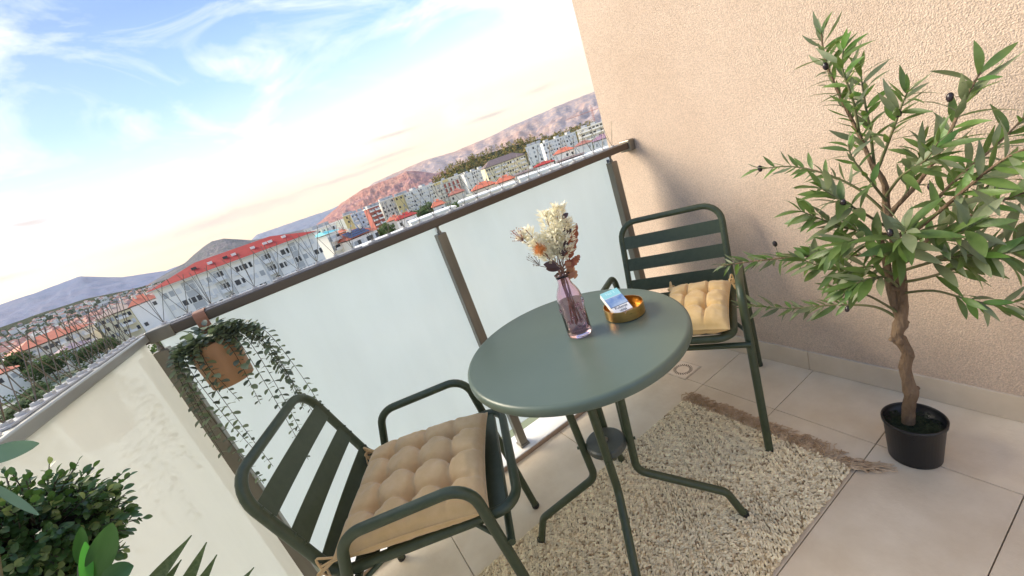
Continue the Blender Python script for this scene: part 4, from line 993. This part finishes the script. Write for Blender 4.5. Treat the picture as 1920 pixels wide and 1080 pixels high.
# packet lies tilted on the rim: top towards upper left
pA = at_z(1171, 583, TH + .022); pTop = at_z(1143, 549, TH + .056)
u_ = (pTop - pA).normalized(); pk_side = u_.cross(Vector((0, 0, 1))).normalized()
PL, PWd, PT = .082, .050, .016
mid_ = pA + u_ * PL * .5
Mk = Matrix((pk_side, u_, pk_side.cross(u_))).transposed().to_4x4(); Mk.translation = mid_ - pk_side.cross(u_) * PT * .5
pk = link('cigarette_packet', None, None, Mk); tag(pk, 'blue and white cigarette packet with warning text resting in the ashtray', 'cigarette packet')
MB().bevbox((-PWd / 2, -PL / 2, -PT / 2), (PWd / 2, PL / 2, PT / 2), .0012).build('box', PKW, pk, local=True)
z = PT / 2 + .0002
def pl(x0, y0, x1, y1, m_, name, dz=0): MB().box((x0, y0, PT / 2 - .0004), (x1, y1, z + dz)).build(name, m_, pk, local=True)
pl(-.0254, .0175, .0254, .0412, PKT, 'lid_print'); pl(-.0254, -.0165, .0254, .0160, PKB, 'picture_print'); pl(-.0254, -.0182, .0254, -.0168, INK, 'divider_print')
for (txt, y, s_, m_) in (('Pušenje', -.0275, .0115, INK), ('ubija', -.0375, .0105, INK), ('No 1', .0265, .013, PALE)):
    cu = bpy.data.curves.new('print_text', 'FONT'); cu.body = txt; cu.size = s_; cu.align_x = 'CENTER'; cu.extrude = .0001; cu.resolution_u = 3
    to = bpy.data.objects.new('tmp', cu); col.objects.link(to); bpy.context.view_layer.update()
    me = bpy.data.meshes.new_from_object(to.evaluated_get(bpy.context.evaluated_depsgraph_get())); bpy.data.objects.remove(to)
    me.materials.clear(); me.materials.append(m_); o = link('print_text', me, pk); o.location = (0, y, z + .0003)
MB().box((-PWd / 2 - .0002, .0172, -PT / 2 - .0002), (PWd / 2 + .0002, .0175, PT / 2 + .0002)).build('lid_seam', mat('seam', (.45, .5, .5), .5), pk, local=True)

# ------------------------------------------------------------------ rug
rg = root('rug', (.50, .775, .0), 'chunky cream wool loop rug with brown fringe under the table', 'rug')
RX0, RX1, RY0, RY1 = -.12, 1.10, .487, 1.075
MB().bevbox((RX0, RY0 + .009, .0008), (RX1 - .004, RY1 - .009, .006), .002).build('backing', RUGB, rg)
ico = bmesh.new(); bmesh.ops.create_icosphere(ico, subdivisions=1, radius=1); IV = [v.co.copy() for v in ico.verts]; ico.verts.index_update(); IF = [tuple(v.index for v in f.verts) for f in ico.faces]; ico.free()
ico = bmesh.new(); bmesh.ops.create_icosphere(ico, subdivisions=2, radius=1); ico.verts.index_update(); IV2 = [v.co.copy() for v in ico.verts]; IF2 = [tuple(v.index for v in f.verts) for f in ico.faces]; ico.free()
b = MB(); b.tone = []
px_ = .0088; nx, ny = int((RX1 - RX0) / px_), int((RY1 - RY0) / .0057)
for i in range(nx):
    for j in range(ny):
        x = RX0 + (i + .5) * px_ + uni(-.0028, .0028) + .0044 * (j % 2); y = RY0 + (j + .5) * .0057 + uni(-.0014, .0014)
        a = uni(-.45, .45) + (.55 if j % 2 else -.35) + 1.3 * noise.noise(Vector((x * 7, y * 7, 3))); sx, sy, sz = uni(.0056, .0078), uni(.0029, .0037), uni(.0038, .0062)
        ca, sa = cos(a), sin(a); z0 = .0070 + uni(0, .0032); tl = uni(-.5, .5)
        tri = abs(((y - RY0) / .098) % 2 - 1); chev = sin((x - .05 * tri) * 2 * pi / .034); z0 += .0016 * chev
        t_ = rnd(); k = uni(.84, 1.08) * (1 + .09 * chev)  # chevron tone: shade between the rows put into the loop colour
        if t_ < .68: c3 = (k, k, k * .97)
        elif t_ < .86: c3 = (.84 * k, .80 * k, .74 * k)
        elif t_ < .97: c3 = (.66 * k, .59 * k, .50 * k)
        else: c3 = (.40 * k, .33 * k, .27 * k)
        vs = []
        for v in IV2 if x > .0 else IV:
            X_, Y_, Z_ = v.x * sx, v.y * sy, v.z * sz + v.x * tl * .004; vs.append((x + X_ * ca - Y_ * sa, y + X_ * sa + Y_ * ca, z0 + Z_)); b.tone.append(c3)
        b.add(vs, IF2 if x > .0 else IF, 0, True)
b.build('wool_loops', WOOL, rg, kind='stuff')
b = MB()
for i in range(420):
    y = RY0 - .01 + (RY1 - RY0 + .025) * rnd(); L_ = uni(.04, .08); sw = uni(-.5, .5) + .55 * noise.noise(Vector((y * 9, 0, 0))) - (.9 if y < RY0 + .06 else 0)
    p = Vector((RX1 - .006, y, .007)); pts = [p]
    d = Vector((1, sw, 0)).normalized(); z = .007
    for k in range(1, 6):
        t_ = k / 5; lat = Vector((-d.y, d.x, 0)) * (.006 * sin(k * 1.3 + i) + .010 * t_ * t_ * uni(-1, 1))
        pts.append(p + d * L_ * t_ + lat + Vector((0, 0, .012 * sin(pi * t_) * rnd() - .005 * t_ + .003 * rnd())))
    b.tube(smooth_path(pts, 2), [.0013] * (2 * 5 + 1), 4, smooth=True)
b.build('fringe', FRING, rg, kind='stuff')
b = MB()
for i in range(14):   # knotted corner tassel
    p = Vector((RX1 - .004, RY0 + .004, .008)); a = -.75 + uni(-.25, .25); L_ = uni(.07, .11)
    pts = [p + Vector((cos(a) * L_ * t_ + .006 * sin(3 * t_ + i), sin(a) * L_ * t_ + .01 * sin(4 * t_ + i) * t_, -.004 * t_ + .008 * sin(pi * t_) * rnd() + .001)) for t_ in (0, .25, .5, .75, 1)]
    b.tube(smooth_path(pts, 2), .0014, 4)
b.build('corner_tassel', FRING, rg)

# ------------------------------------------------------------------ olive tree
PC = Vector((1.247, .392, 0))
ot = root('olive_tree', PC, 'potted artificial olive tree with crooked trunk against the pink wall', 'potted tree')
pot = MB(); pot.lathe([(0, .001), (.055, .001), (.0585, .003), (.0665, .125), (.070, .127), (.0705, .137), (.0675, .139), (.0655, .135), (.0645, .11), (0, .105)], tuple(PC), 48)
pot.build('pot', BLACKP, ot)
b = MB(); 
for i in range(700):
    a, r_ = rnd() * 2 * pi, .063 * sqrt(rnd()); p = PC + Vector((cos(a) * r_, sin(a) * r_, .108 + .010 * rnd())); s_ = .0055
    b.add([p + Vector((uni(-1, 1), uni(-1, 1), uni(-.2, 1))) * s_ for _ in range(3)], [(0, 1, 2)])
b.lathe([(0, .112), (.0645, .108)], tuple(PC), 24); b.build('moss', MOSS, ot, kind='stuff')
def tp_(px, py, off=0.0): return on_plane(px, py, PC, off)
def warp_tube(pts, rad, m_, name, par, n=12, amp=.12):
    b = MB(); b.tube(pts, rad, n); c_ = b.v
    out = []
    for i, p in enumerate(c_):
        k = i // n if i < len(pts) * n else -1
        q = Vector(p)
        if k >= 0: q = pts[k] + (q - pts[k]) * (1 + amp * noise.noise(q * 60) + amp * .8 * noise.noise(q * 22))
        out.append(tuple(q))
    b.v = out; return b.build(name, m_, par)
tr_px = [(1703, 792), (1703, 765), (1708, 740), (1703, 715), (1697, 690), (1702, 662), (1692, 645), (1682, 628), (1688, 605), (1692, 575), (1690, 545), (1688, 510), (1682, 470), (1672, 430), (1662, 390), (1660, 350), (1648, 325), (1636, 308)]
tr_pts = smooth_path([tp_(*p) for p in tr_px], 5)
rad = []
TRK_R = .0145
for i in range(len(tr_pts)):
    f = i / (len(tr_pts) - 1); r_ = TRK_R * (1 - .28 * f) if f < .62 else TRK_R * (1 - .28 * .62) * (1 - (f - .62) / .38 * .62)
    for kn in (.13, .385, .46): r_ += .0042 * math.exp(-((f - kn) / .016) ** 2)
    rad.append(r_)
warp_tube(tr_pts, rad, BARK, 'trunk', ot, 14, .14)
# knot stubs
for f, a in ((.135, 1), (.39, -1), (.46, 1), (.60, -1)):
    p, d = path_at(tr_pts, f); s_ = Vector((RIGHT.x, RIGHT.y, 0)).normalized() * a
    MB().tube([p + s_ * .008, p + s_ * .022 + Vector((0, 0, .004))], [.009, .005], 8).build('knot', BARK, ot)
# a second stem running beside the trunk where it forks
warp_tube(smooth_path([tp_(*p) for p in ((1688, 600), (1675, 560), (1666, 520), (1660, 480), (1650, 450))], 4), [.011 - .004 * i / 16 for i in range(17)], BARK, 'branch', ot, 10, .12)
LM = [leaf_mesh('leaf', m_, L_, W_, 7, dr_, .22, .45, .9, tw) for (m_, L_, W_, dr_, tw) in ((LEAF, .076, .0150, .22, .5), (LEAF, .086, .0165, .35, -.5), (LEAF, .064, .0140, -.15, .3), (LEAF2, .070, .0135, .3, .7), (LEAF2, .080, .0145, -.2, -.8), (LEAF3, .062, .0175, .15, .2))]
LBIG = [leaf_mesh('leaf', m_, L_, W_, 8, dr_, .18, .5, .8, tw) for (m_, L_, W_, dr_, tw) in ((LEAF, .082, .0225, .2, .3), (LEAF, .092, .0215, .35, -.4), (LEAF2, .085, .021, .2, .5))]
ncount = [0]; lmass = [MB(), MB(), MB()]; lm_mat = [LEAF, LEAF2, LEAF3]
def put_leaf(par, me, M):
    if M.translation.x > XW - .012: return
    if ncount[0] < 300: link('leaf', me, par, M); ncount[0] += 1
    else:
        k = lm_mat.index(me.materials[0]); lmass[k].add([M @ v.co for v in me.vertices], [tuple(q.vertices) for q in me.polygons], 0, True)
def branch(px, offs, r0, nl, big=0.0, start=.18, scale=1.0, spread=1.0):
    nl = int(nl * (1.45 if px[-1][0] > 1750 else 1.9))
    pts = [tp_(*p, o) for p, o in zip(px, offs)]
    for p in pts: p.x = min(p.x, XW - .03)
    P_ = smooth_path(pts, 5); k = len(P_)
    MB().tube(P_, [r0 * (1 - .8 * i / (k - 1)) + .0006 for i in range(k)], 7).build('branch', TWIG if r0 < .004 else BARK, ot)
    for i in range(nl):
        f = start + (1 - start) * (i + rnd() * .8) / nl; f = min(f, .999); p, d = path_at(P_, f)
        side = d.orthogonal().normalized(); a = i * 2.4 + uni(-.6, .6); side = Matrix.Rotation(a, 3, d) @ side
        fw = uni(.45, 1.0) if f < .93 else 1.8
        x = (d * fw + side * spread * uni(.6, 1.0) + Vector((0, 0, -.12))).normalized()
        me = random.choice(LBIG) if rnd() < big else random.choice(LM)
        sc_ = uni(.72, 1.12) * scale * (.75 if f > .9 else 1)
        up = Vector((uni(-.4, .4), uni(-.4, .4), 1)) + tocamT * .5
        put_leaf(ot, me, frame(p, x, up) @ Matrix.Rotation(uni(-.6, .6), 4, 'X') @ Matrix.Scale(sc_, 4))
    return P_
tocamT = (CAM - PC - Vector((0, 0, .7))).normalized()
BR = [
 ([(1640, 322), (1612, 255), (1575, 180), (1548, 115), (1540, 62)], (0, 0, .01, .0, .0), .0045, 24, 0, .15, .85),
 ([(1612, 255), (1600, 190), (1580, 130), (1582, 88)], (0, -.03, -.05, -.05), .0025, 13, 0, .2, .85),
 ([(1640, 315), (1632, 250), (1620, 180), (1612, 125)], (0, .02, .03, .05), .003, 15, 0, .2, .9),
 ([(1645, 320), (1672, 250), (1690, 200), (1705, 165)], (0, -.03, -.04, -.05), .003, 14, 0, .2, .9),
 ([(1668, 400), (1720, 345), (1770, 270), (1805, 195), (1838, 135)], (0, -.02, -.05, -.06, -.06), .005, 20, .3, .3, 1.0),
 ([(1678, 450), (1740, 390), (1800, 330), (1865, 275), (1925, 215)], (0, .03, .05, .06, .06), .0045, 22, .0, .3, 1.0),
 ([(1680, 460), (1745, 410), (1810, 355), (1880, 300), (1950, 268)], (0, -.05, -.10, -.13, -.15), .0045, 22, .1, .3, 1.05),
 ([(1684, 500), (1740, 450), (1800, 415), (1870, 380), (1940, 355)], (0, -.02, -.03, -.03, -.02), .004, 22, .1, .25, 1.0),
 ([(1662, 400), (1610, 355), (1545, 325), (1480, 312), (1420, 318)], (0, .0, .0, .0, .0), .003, 18, 0, .3, .72),
 ([(1682, 480), (1600, 478), (1510, 480), (1430, 488), (1352, 498)], (0, -.02, -.03, -.03, -.02), .004, 30, 0, .2, .85),
 ([(1688, 600), (1640, 575), (1560, 572), (1480, 578), (1395, 572)], (0, .0, .0, .0, .0), .0035, 20, .0, .4, .8),
 ([(1690, 590), (1640, 560), (1600, 545), (1560, 540)], (0, -.04, -.06, -.06), .003, 8, .3, .4, .9),
 ([(1670, 430), (1620, 400), (1575, 375), (1535, 350)], (0, -.06, -.11, -.13), .003, 14, .8, .35, .95),
 ([(1672, 440), (1600, 430), (1550, 415), (1500, 395)], (0, -.05, -.09, -.10), .003, 16, .6, .25, .95),
 ([(1685, 510), (1745, 492), (1800, 480), (1860, 478), (1915, 470)], (0, -.07, -.10, -.12, -.12), .0035, 20, .7, .25, 1.0),
 ([(1688, 530), (1740, 520), (1800, 500), (1860, 470), (1920, 440)], (0, -.03, -.04, -.03, -.03), .0035, 18, .3, .3, 1.0),
 ([(1690, 550), (1750, 545), (1810, 560), (1870, 572), (1925, 560)], (0, -.04, -.05, -.05, -.05), .003, 14, .2, .4, .85),
 ([(1680, 480), (1650, 460), (1600, 450), (1560, 470)], (0, -.08, -.13, -.15), .003, 15, .7, .3, .95),
 ([(1684, 500), (1680, 480), (1690, 455), (1700, 430)], (0, -.08, -.13, -.16), .003, 15, .8, .35, 1.0),
 ([(1668, 410), (1700, 360), (1720, 310), (1728, 265)], (0, .04, .06, .06), .003, 14, .2, .3, .95),
 ([(1660, 370), (1690, 330), (1735, 300), (1760, 265)], (0, -.06, -.10, -.12), .003, 12, .2, .35, .95),
 ([(1684, 520), (1640, 500), (1590, 505), (1540, 500), (1490, 480)], (0, -.05, -.07, -.08, -.08), .003, 18, .4, .2, .9),
 ([(1686, 540), (1660, 520), (1620, 525), (1580, 545)], (0, -.08, -.11, -.12), .003, 12, .5, .3, .9),
 ([(1684, 470), (1740, 440), (1790, 440), (1830, 420)], (0, -.10, -.14, -.16), .003, 13, .5, .3, 1.0),
 ([(1664, 380), (1640, 350), (1600, 300), (1590, 270)], (0, -.04, -.06, -.06), .003, 10, 0, .3, .8),
 ([(1684, 500), (1730, 470), (1790, 400), (1850, 350), (1900, 315)], (0, .05, .06, .07, .07), .003, 18, 0, .25, .95),
]
brp = [branch(*a) for a in BR]
for k in range(3):
    if lmass[k].v: lmass[k].build('leaf_mass', lm_mat[k], ot, kind='stuff')
for (px, py, off) in ((1548, 124, -.02), (1684, 212, -.05), (1453, 457, -.04), (1581, 380, -.14), (1669, 436, -.16), (1589, 579, -.03), (1425, 316, -.01), (1781, 182, -.07), (1745, 350, -.02), (1763, 420, -.03), (1800, 565, -.06))[:9]:
    p = tp_(px, py, off); p.x = min(p.x, XW - .02); d = Vector((uni(-.4, .4), uni(-.4, .4), -1)).normalized()
    b = MB().lathe([(0, -.0095), (.0035, -.0082), (.0056, -.0035), (.0060, .001), (.0048, .006), (.0024, .0085), (0, .009)], (0, 0, 0), 14)
    q, _ = min(((pp, None) for P_ in brp for pp in P_), key=lambda t: (t[0] - p).length)
    ol = link('olive', b.mesh('olive', OLIVE), ot, frame(p, d.orthogonal(), -d))
    MB().tube([p + (q - p).normalized() * .008, q], .0007, 4).build('stalk', TWIG, ot)

# ------------------------------------------------------------------ hanging pot on the front rail
HC = Vector((-.272, 1.352, .860)); HR = .060
hp = root('hanging_pot', HC, 'tan round pot hung on the front handrail by a leather strap', 'hanging pot')
MB().lathe([(0, 0), (.048, 0), (.053, .004), (HR, .125), (HR, .128), (HR - .003, .128), (HR - .004, .122), (.051, .012), (0, .010)], tuple(HC), 48).build('pot', LEATHER, hp)
MB().lathe([(0, .112), (HR - .006, .110)], tuple(HC), 24).build('soil', SOIL, hp)
for sx in (-.004,):
    x = HC.x + sx
    pts = [(x, YR0 - .010, HC.z + .03), (x, YR0 - .0095, HC.z + .10), (x, YR0 - .0085, 1.02), (x, YR0 - .0075, 1.056), (x, YR0 + .004, 1.0665), (x, YR1 + .010, 1.0665), (x, YR1 + .0175, 1.056), (x, YR1 + .0175, 1.035)]
    P_ = smooth_path(pts, 4); vs = []; fs = []
    for p in P_:
        for q in ((-.012, 0), (.012, 0)): vs.append(p + Vector((q[0], 0, 0)))
    b = MB(); k = len(P_)
    nrm2 = []
    for i in range(k):
        d = (P_[min(i + 1, k - 1)] - P_[max(i - 1, 0)]).normalized(); nrm2.append(Vector((0, -d.z, d.y)) * .0011)
    vs = []
    for p, n_ in zip(P_, nrm2): vs += [p + Vector((-.015, 0, 0)) + n_, p + Vector((.015, 0, 0)) + n_, p + Vector((.015, 0, 0)) - n_, p + Vector((-.015, 0, 0)) - n_]
    for i in range(k - 1):
        for j in range(4): fs.append((i * 4 + j, i * 4 + (j + 1) % 4, i * 4 + 4 + (j + 1) % 4, i * 4 + 4 + j))
    fs += [(3, 2, 1, 0), tuple((k - 1) * 4 + j for j in range(4))]
    b.add(vs, fs, 0, False).build('strap', STRAP, hp)
hv = root('trailing_plant', HC + Vector((0, 0, .115)), 'grey-green trailing eucalyptus vine spilling from the hanging pot', 'trailing plant')
EM = [leaf_mesh('leaf', m_, L_, W_, 5, dr_, .2, .5, .55) for (m_, L_, W_, dr_) in ((EUC, .0205, .0150, .1), (EUC, .0225, .0155, .25), (EUCB, .0185, .0135, .1), (EUCB, .0215, .0145, .2))]
ecount = [0]; em = [MB(), MB()]; em_m = [EUC, EUCB]
def eleaf(me, M):
    if ecount[0] < 300: link('leaf', me, hv, M); ecount[0] += 1
    else: em[em_m.index(me.materials[0])].add([M @ v.co for v in me.vertices], [tuple(q.vertices) for q in me.polygons], 0, True)
trails = [  # angle round the rim, reach outward, drop length
 (-.35, .060, .30), (-.55, .050, .36), (-.15, .070, .26), (-.75, .040, .42), (.25, .055, .22), (-1.0, .030, .20), (-2.3, .030, .33), (-2.6, .035, .24), (-2.0, .022, .38), (-2.9, .045, .30), (3.1, .050, .20), (-.05, .085, .36), (-.45, .080, .24), (-2.45, .045, .42), (.05, .050, .30), (-1.75, .03, .16)]
T0 = HC + Vector((0, 0, .122))
for (a, reach, drop) in trails:
    d = Vector((cos(a), sin(a), 0)); drift = Vector((uni(-.02, .03), uni(-.015, .01), 0))
    pts = [T0 + d * .02, T0 + d * (HR * .7) + Vector((0, 0, .022)), T0 + d * (HR + reach * .45) + Vector((0, 0, .008)), T0 + d * (HR + reach * .85) - Vector((0, 0, .045)), T0 + d * (HR + reach) + drift * .5 - Vector((0, 0, drop * .6)), T0 + d * (HR + reach * .95) + drift - Vector((0, 0, drop))]
    for p in pts: p.y = min(p.y, YR0 - .012); p.x = max(p.x, -.40)
    P_ = smooth_path(pts, 6); MB().tube(P_, [.0011 - .0005 * i / len(P_) for i in range(len(P_))], 5).build('stem', STEMB, hv)
    n = int((drop + .09) / .0125)
    for i in range(n):
        f = .08 + .92 * i / n; p, dd = path_at(P_, f); s_ = Matrix.Rotation(i * 1.57 + uni(-.3, .3), 3, dd) @ dd.orthogonal().normalized()
        for sg in (1, -1):
            if rnd() < .08: continue
            x = (s_ * sg + dd * uni(.1, .5)).normalized(); sc_ = uni(.8, 1.12) * (1 if f < .85 else .7)
            eleaf(random.choice(EM), frame(p + x * .001, x, -dd + Vector((uni(-.4, .4), uni(-.4, .4), .4))) @ Matrix.Scale(sc_, 4))
for i in range(150):    # leafy crown over the pot
    a, r_ = rnd() * 2 * pi, (HR + .012) * sqrt(rnd()); z = .006 + .045 * rnd() * (1 - (r_ / (HR + .02)) ** 2 * .6)
    p = T0 + Vector((cos(a) * r_, sin(a) * r_, z)); p.y = min(p.y, YR0 - .012)
    x = Vector((cos(a) + uni(-.6, .6), sin(a) + uni(-.6, .6), uni(-.2, .7))); eleaf(random.choice(EM), frame(p, x, Vector((uni(-.5, .5), uni(-.5, .5), 1))) @ Matrix.Scale(uni(.9, 1.3), 4))
for k in range(2):
    if em[k].v: em[k].build('leaf_mass', em_m[k], hv, kind='stuff')

# ------------------------------------------------------------------ plants at the lower left, in a trough hung on the left rail
tg = root('rail_planter', (-.325, .3, .70), 'plain dark trough hung inside the left handrail under the boxwood', 'planter')
MB().bevbox((-.395, .04, .700), (-.275, .40, .712), .003).bevbox((-.395, .04, .712), (-.389, .40, .812), .002).bevbox((-.281, .04, .712), (-.275, .40, .812), .002).bevbox((-.389, .04, .712), (-.281, .046, .812), .002).bevbox((-.389, .394, .712), (-.281, .40, .812), .002).build('trough', BLACKP, tg)
MB().box((-.388, .047, .712), (-.282, .393, .79)).build('soil', SOIL, tg)
for y in (.10, .30): MB().bevbox((-.401, y - .012, .80), (-.397, y + .012, 1.074), .001).bevbox((-.46, y - .012, 1.070), (-.4015, y + .012, 1.074), .001).build('hook', STEEL, tg)

bxr = root('boxwood_ball', (-.335, .33, .79), 'dense dark green artificial boxwood bush at the lower left', 'shrub')
BC = at_d(12, 1048, .41); BC.x = max(BC.x, -.335)
BM = [leaf_mesh('leaf', m_, L_, W_, 5, dr_, .3, .55, .6) for (m_, L_, W_, dr_) in ((BOX1, .0088, .0058, .2), (BOX1, .0075, .0052, -.1), (BOX1, .0092, .0054, .1), (BOX2, .0085, .0062, .2), (BOX2, .0078, .0060, 0))]
bc = [0]; bmass = [MB(), MB()]; stm = MB(); cand = []
for i in range(1100):
    d = Vector((uni(-1, 1), uni(-1, 1), uni(-1, 1)))
    if d.length > 1 or d.length < .05: continue
    d.normalize(); R_ = .070 * (1 + .22 * noise.noise(d * 2.5)) * uni(.72, 1.10)
    e = BC + d * R_; e.x = max(e.x, -.398); a = BC + d * R_ * .35
    stm.tube([a, a.lerp(e, .6) + Vector((uni(-1, 1), uni(-1, 1), uni(-1, 1))) * .004, e], [.0009, .0007, .0005], 4, smooth=False)
    yng = rnd() < .22
    for k in range(7):
        f = 1 - .09 * k; p = a.lerp(e, f); s_ = Matrix.Rotation(k * 2.2 + i, 3, d) @ d.orthogonal().normalized()
        x = (s_ + d * uni(.3, 1.2)).normalized() if k else d; cand.append((R_ * f, BM[3 + k % 2] if yng and k < 3 else BM[k % 3], frame(p, x, d + Vector((uni(-.5, .5), uni(-.5, .5), .3))) @ Matrix.Scale(uni(.85, 1.25), 4)))
cand.sort(key=lambda t: (t[2].translation - CAM).length)
for (_, me, M) in cand:
    if M.translation.x < -.405: continue
    if bc[0] < 300: link('leaf', me, bxr, M); bc[0] += 1
    else: bmass[0 if me.materials[0] is BOX1 else 1].add([M @ v.co for v in me.vertices], [tuple(q.vertices) for q in me.polygons], 0, True)
stm.build('twigs', STEMB, bxr, kind='stuff'); bmass[0].build('leaf_mass', BOX1, bxr, kind='stuff'); bmass[1].build('leaf_mass', BOX2, bxr, kind='stuff')
MB().tube(smooth_path([Vector((-.335, .33, .785)), BC - Vector((0, .01, .05)), BC], 4), .005, 8).build('stem', BARK, bxr)

def blade(par, name, base, tip, W_, m_, up, peak=.5, blunt=.6, droop=.1, fold=.15):
    L_ = (tip - base).length; me = leaf_mesh(name, m_, L_, W_, 12, droop, fold, peak, blunt); link(name, me, par, frame(base, tip - base, up))
bl = root('broad_leaf_plant', (-.32, .32, .79), 'glossy broad-leaved plant in front of the boxwood', 'plant')
PB = Vector((-.32, .32, .79))
def bleaf(a, c_, dep, W_, m_, dr=.06):
    p0, p1 = at_d(*a, dep), at_d(*c_, dep); n_ = (CAM - p0).normalized()
    p0.x = max(p0.x, -.395); p1.x = max(p1.x, -.395)
    blade(bl, 'leaf', p0, p1, W_, m_, n_ + Vector((uni(-.2, .2), uni(-.2, .2), .3)), droop=dr)
    MB().tube(smooth_path([PB, PB.lerp(p0, .6) + Vector((0, 0, -.005)), p0], 4), .0018, 6).build('stem', TWIG, bl)
bleaf((175, 1092), (208, 984), .36, .0205, BROAD); bleaf((165, 1110), (158, 1018), .355, .0095, mat('light green leaf', (.06, .30, .03), .35, trans=(.35, (.15, .6, .05))))
bleaf((180, 1105), (246, 1062), .35, .022, BROAD); bleaf((-40, 865), (52, 832), .37, .017, BROADP, .2); bleaf((-30, 900), (76, 970), .36, .0065, BROADP, -.15)
bleaf((150, 1060), (152, 990), .37, .010, BROAD)
spk = root('spiky_plant', (-.31, .27, .79), 'spiky plant with narrow pointed leaves at the bottom edge', 'plant')
for (a, c_, W_, dep) in (((255, 1130), (355, 1008), .0135, .40), ((290, 1120), (338, 1052), .009, .41), ((330, 1130), (386, 1020), .0125, .41), ((355, 1130), (405, 1043), .0105, .42), ((420, 1130), (474, 1066), .009, .43), ((240, 1140), (230, 1085), .012, .39), ((300, 1150), (300, 1082), .010, .40)):
    p0, p1 = at_d(*a, dep), at_d(*c_, dep); B0 = Vector((-.31, .27, .79))
    P_ = smooth_path([B0, B0.lerp(p0, .5) + Vector((0, 0, .01)), p0], 3)
    blade(spk, 'leaf', p0, p1, W_, SPIKY, (CAM - p0).normalized() + Vector((.3, 0, .2)), .30, .9, .05, .35)
    MB().tube(P_, .003, 6).build('stem', SPIKY, spk)

# ------------------------------------------------------------------ evening haze over the valley
hm = bpy.data.materials.new('haze'); hm.use_nodes = True; ht = hm.node_tree; ht.nodes.clear()
pv = ht.nodes.new('ShaderNodeVolumePrincipled'); pv.inputs['Color'].default_value = (.93, .94, 1.0, 1); pv.inputs['Density'].default_value = 3.2e-5; pv.inputs['Anisotropy'].default_value = .2
ho = ht.nodes.new('ShaderNodeOutputMaterial'); ht.links.new(pv.outputs[0], ho.inputs['Volume'])
tag(MB().box((-11500, -11500, GZ - 3.0), (11500, 11500, 760)).build('haze', hm), 'thin evening haze over the valley', kind='stuff')
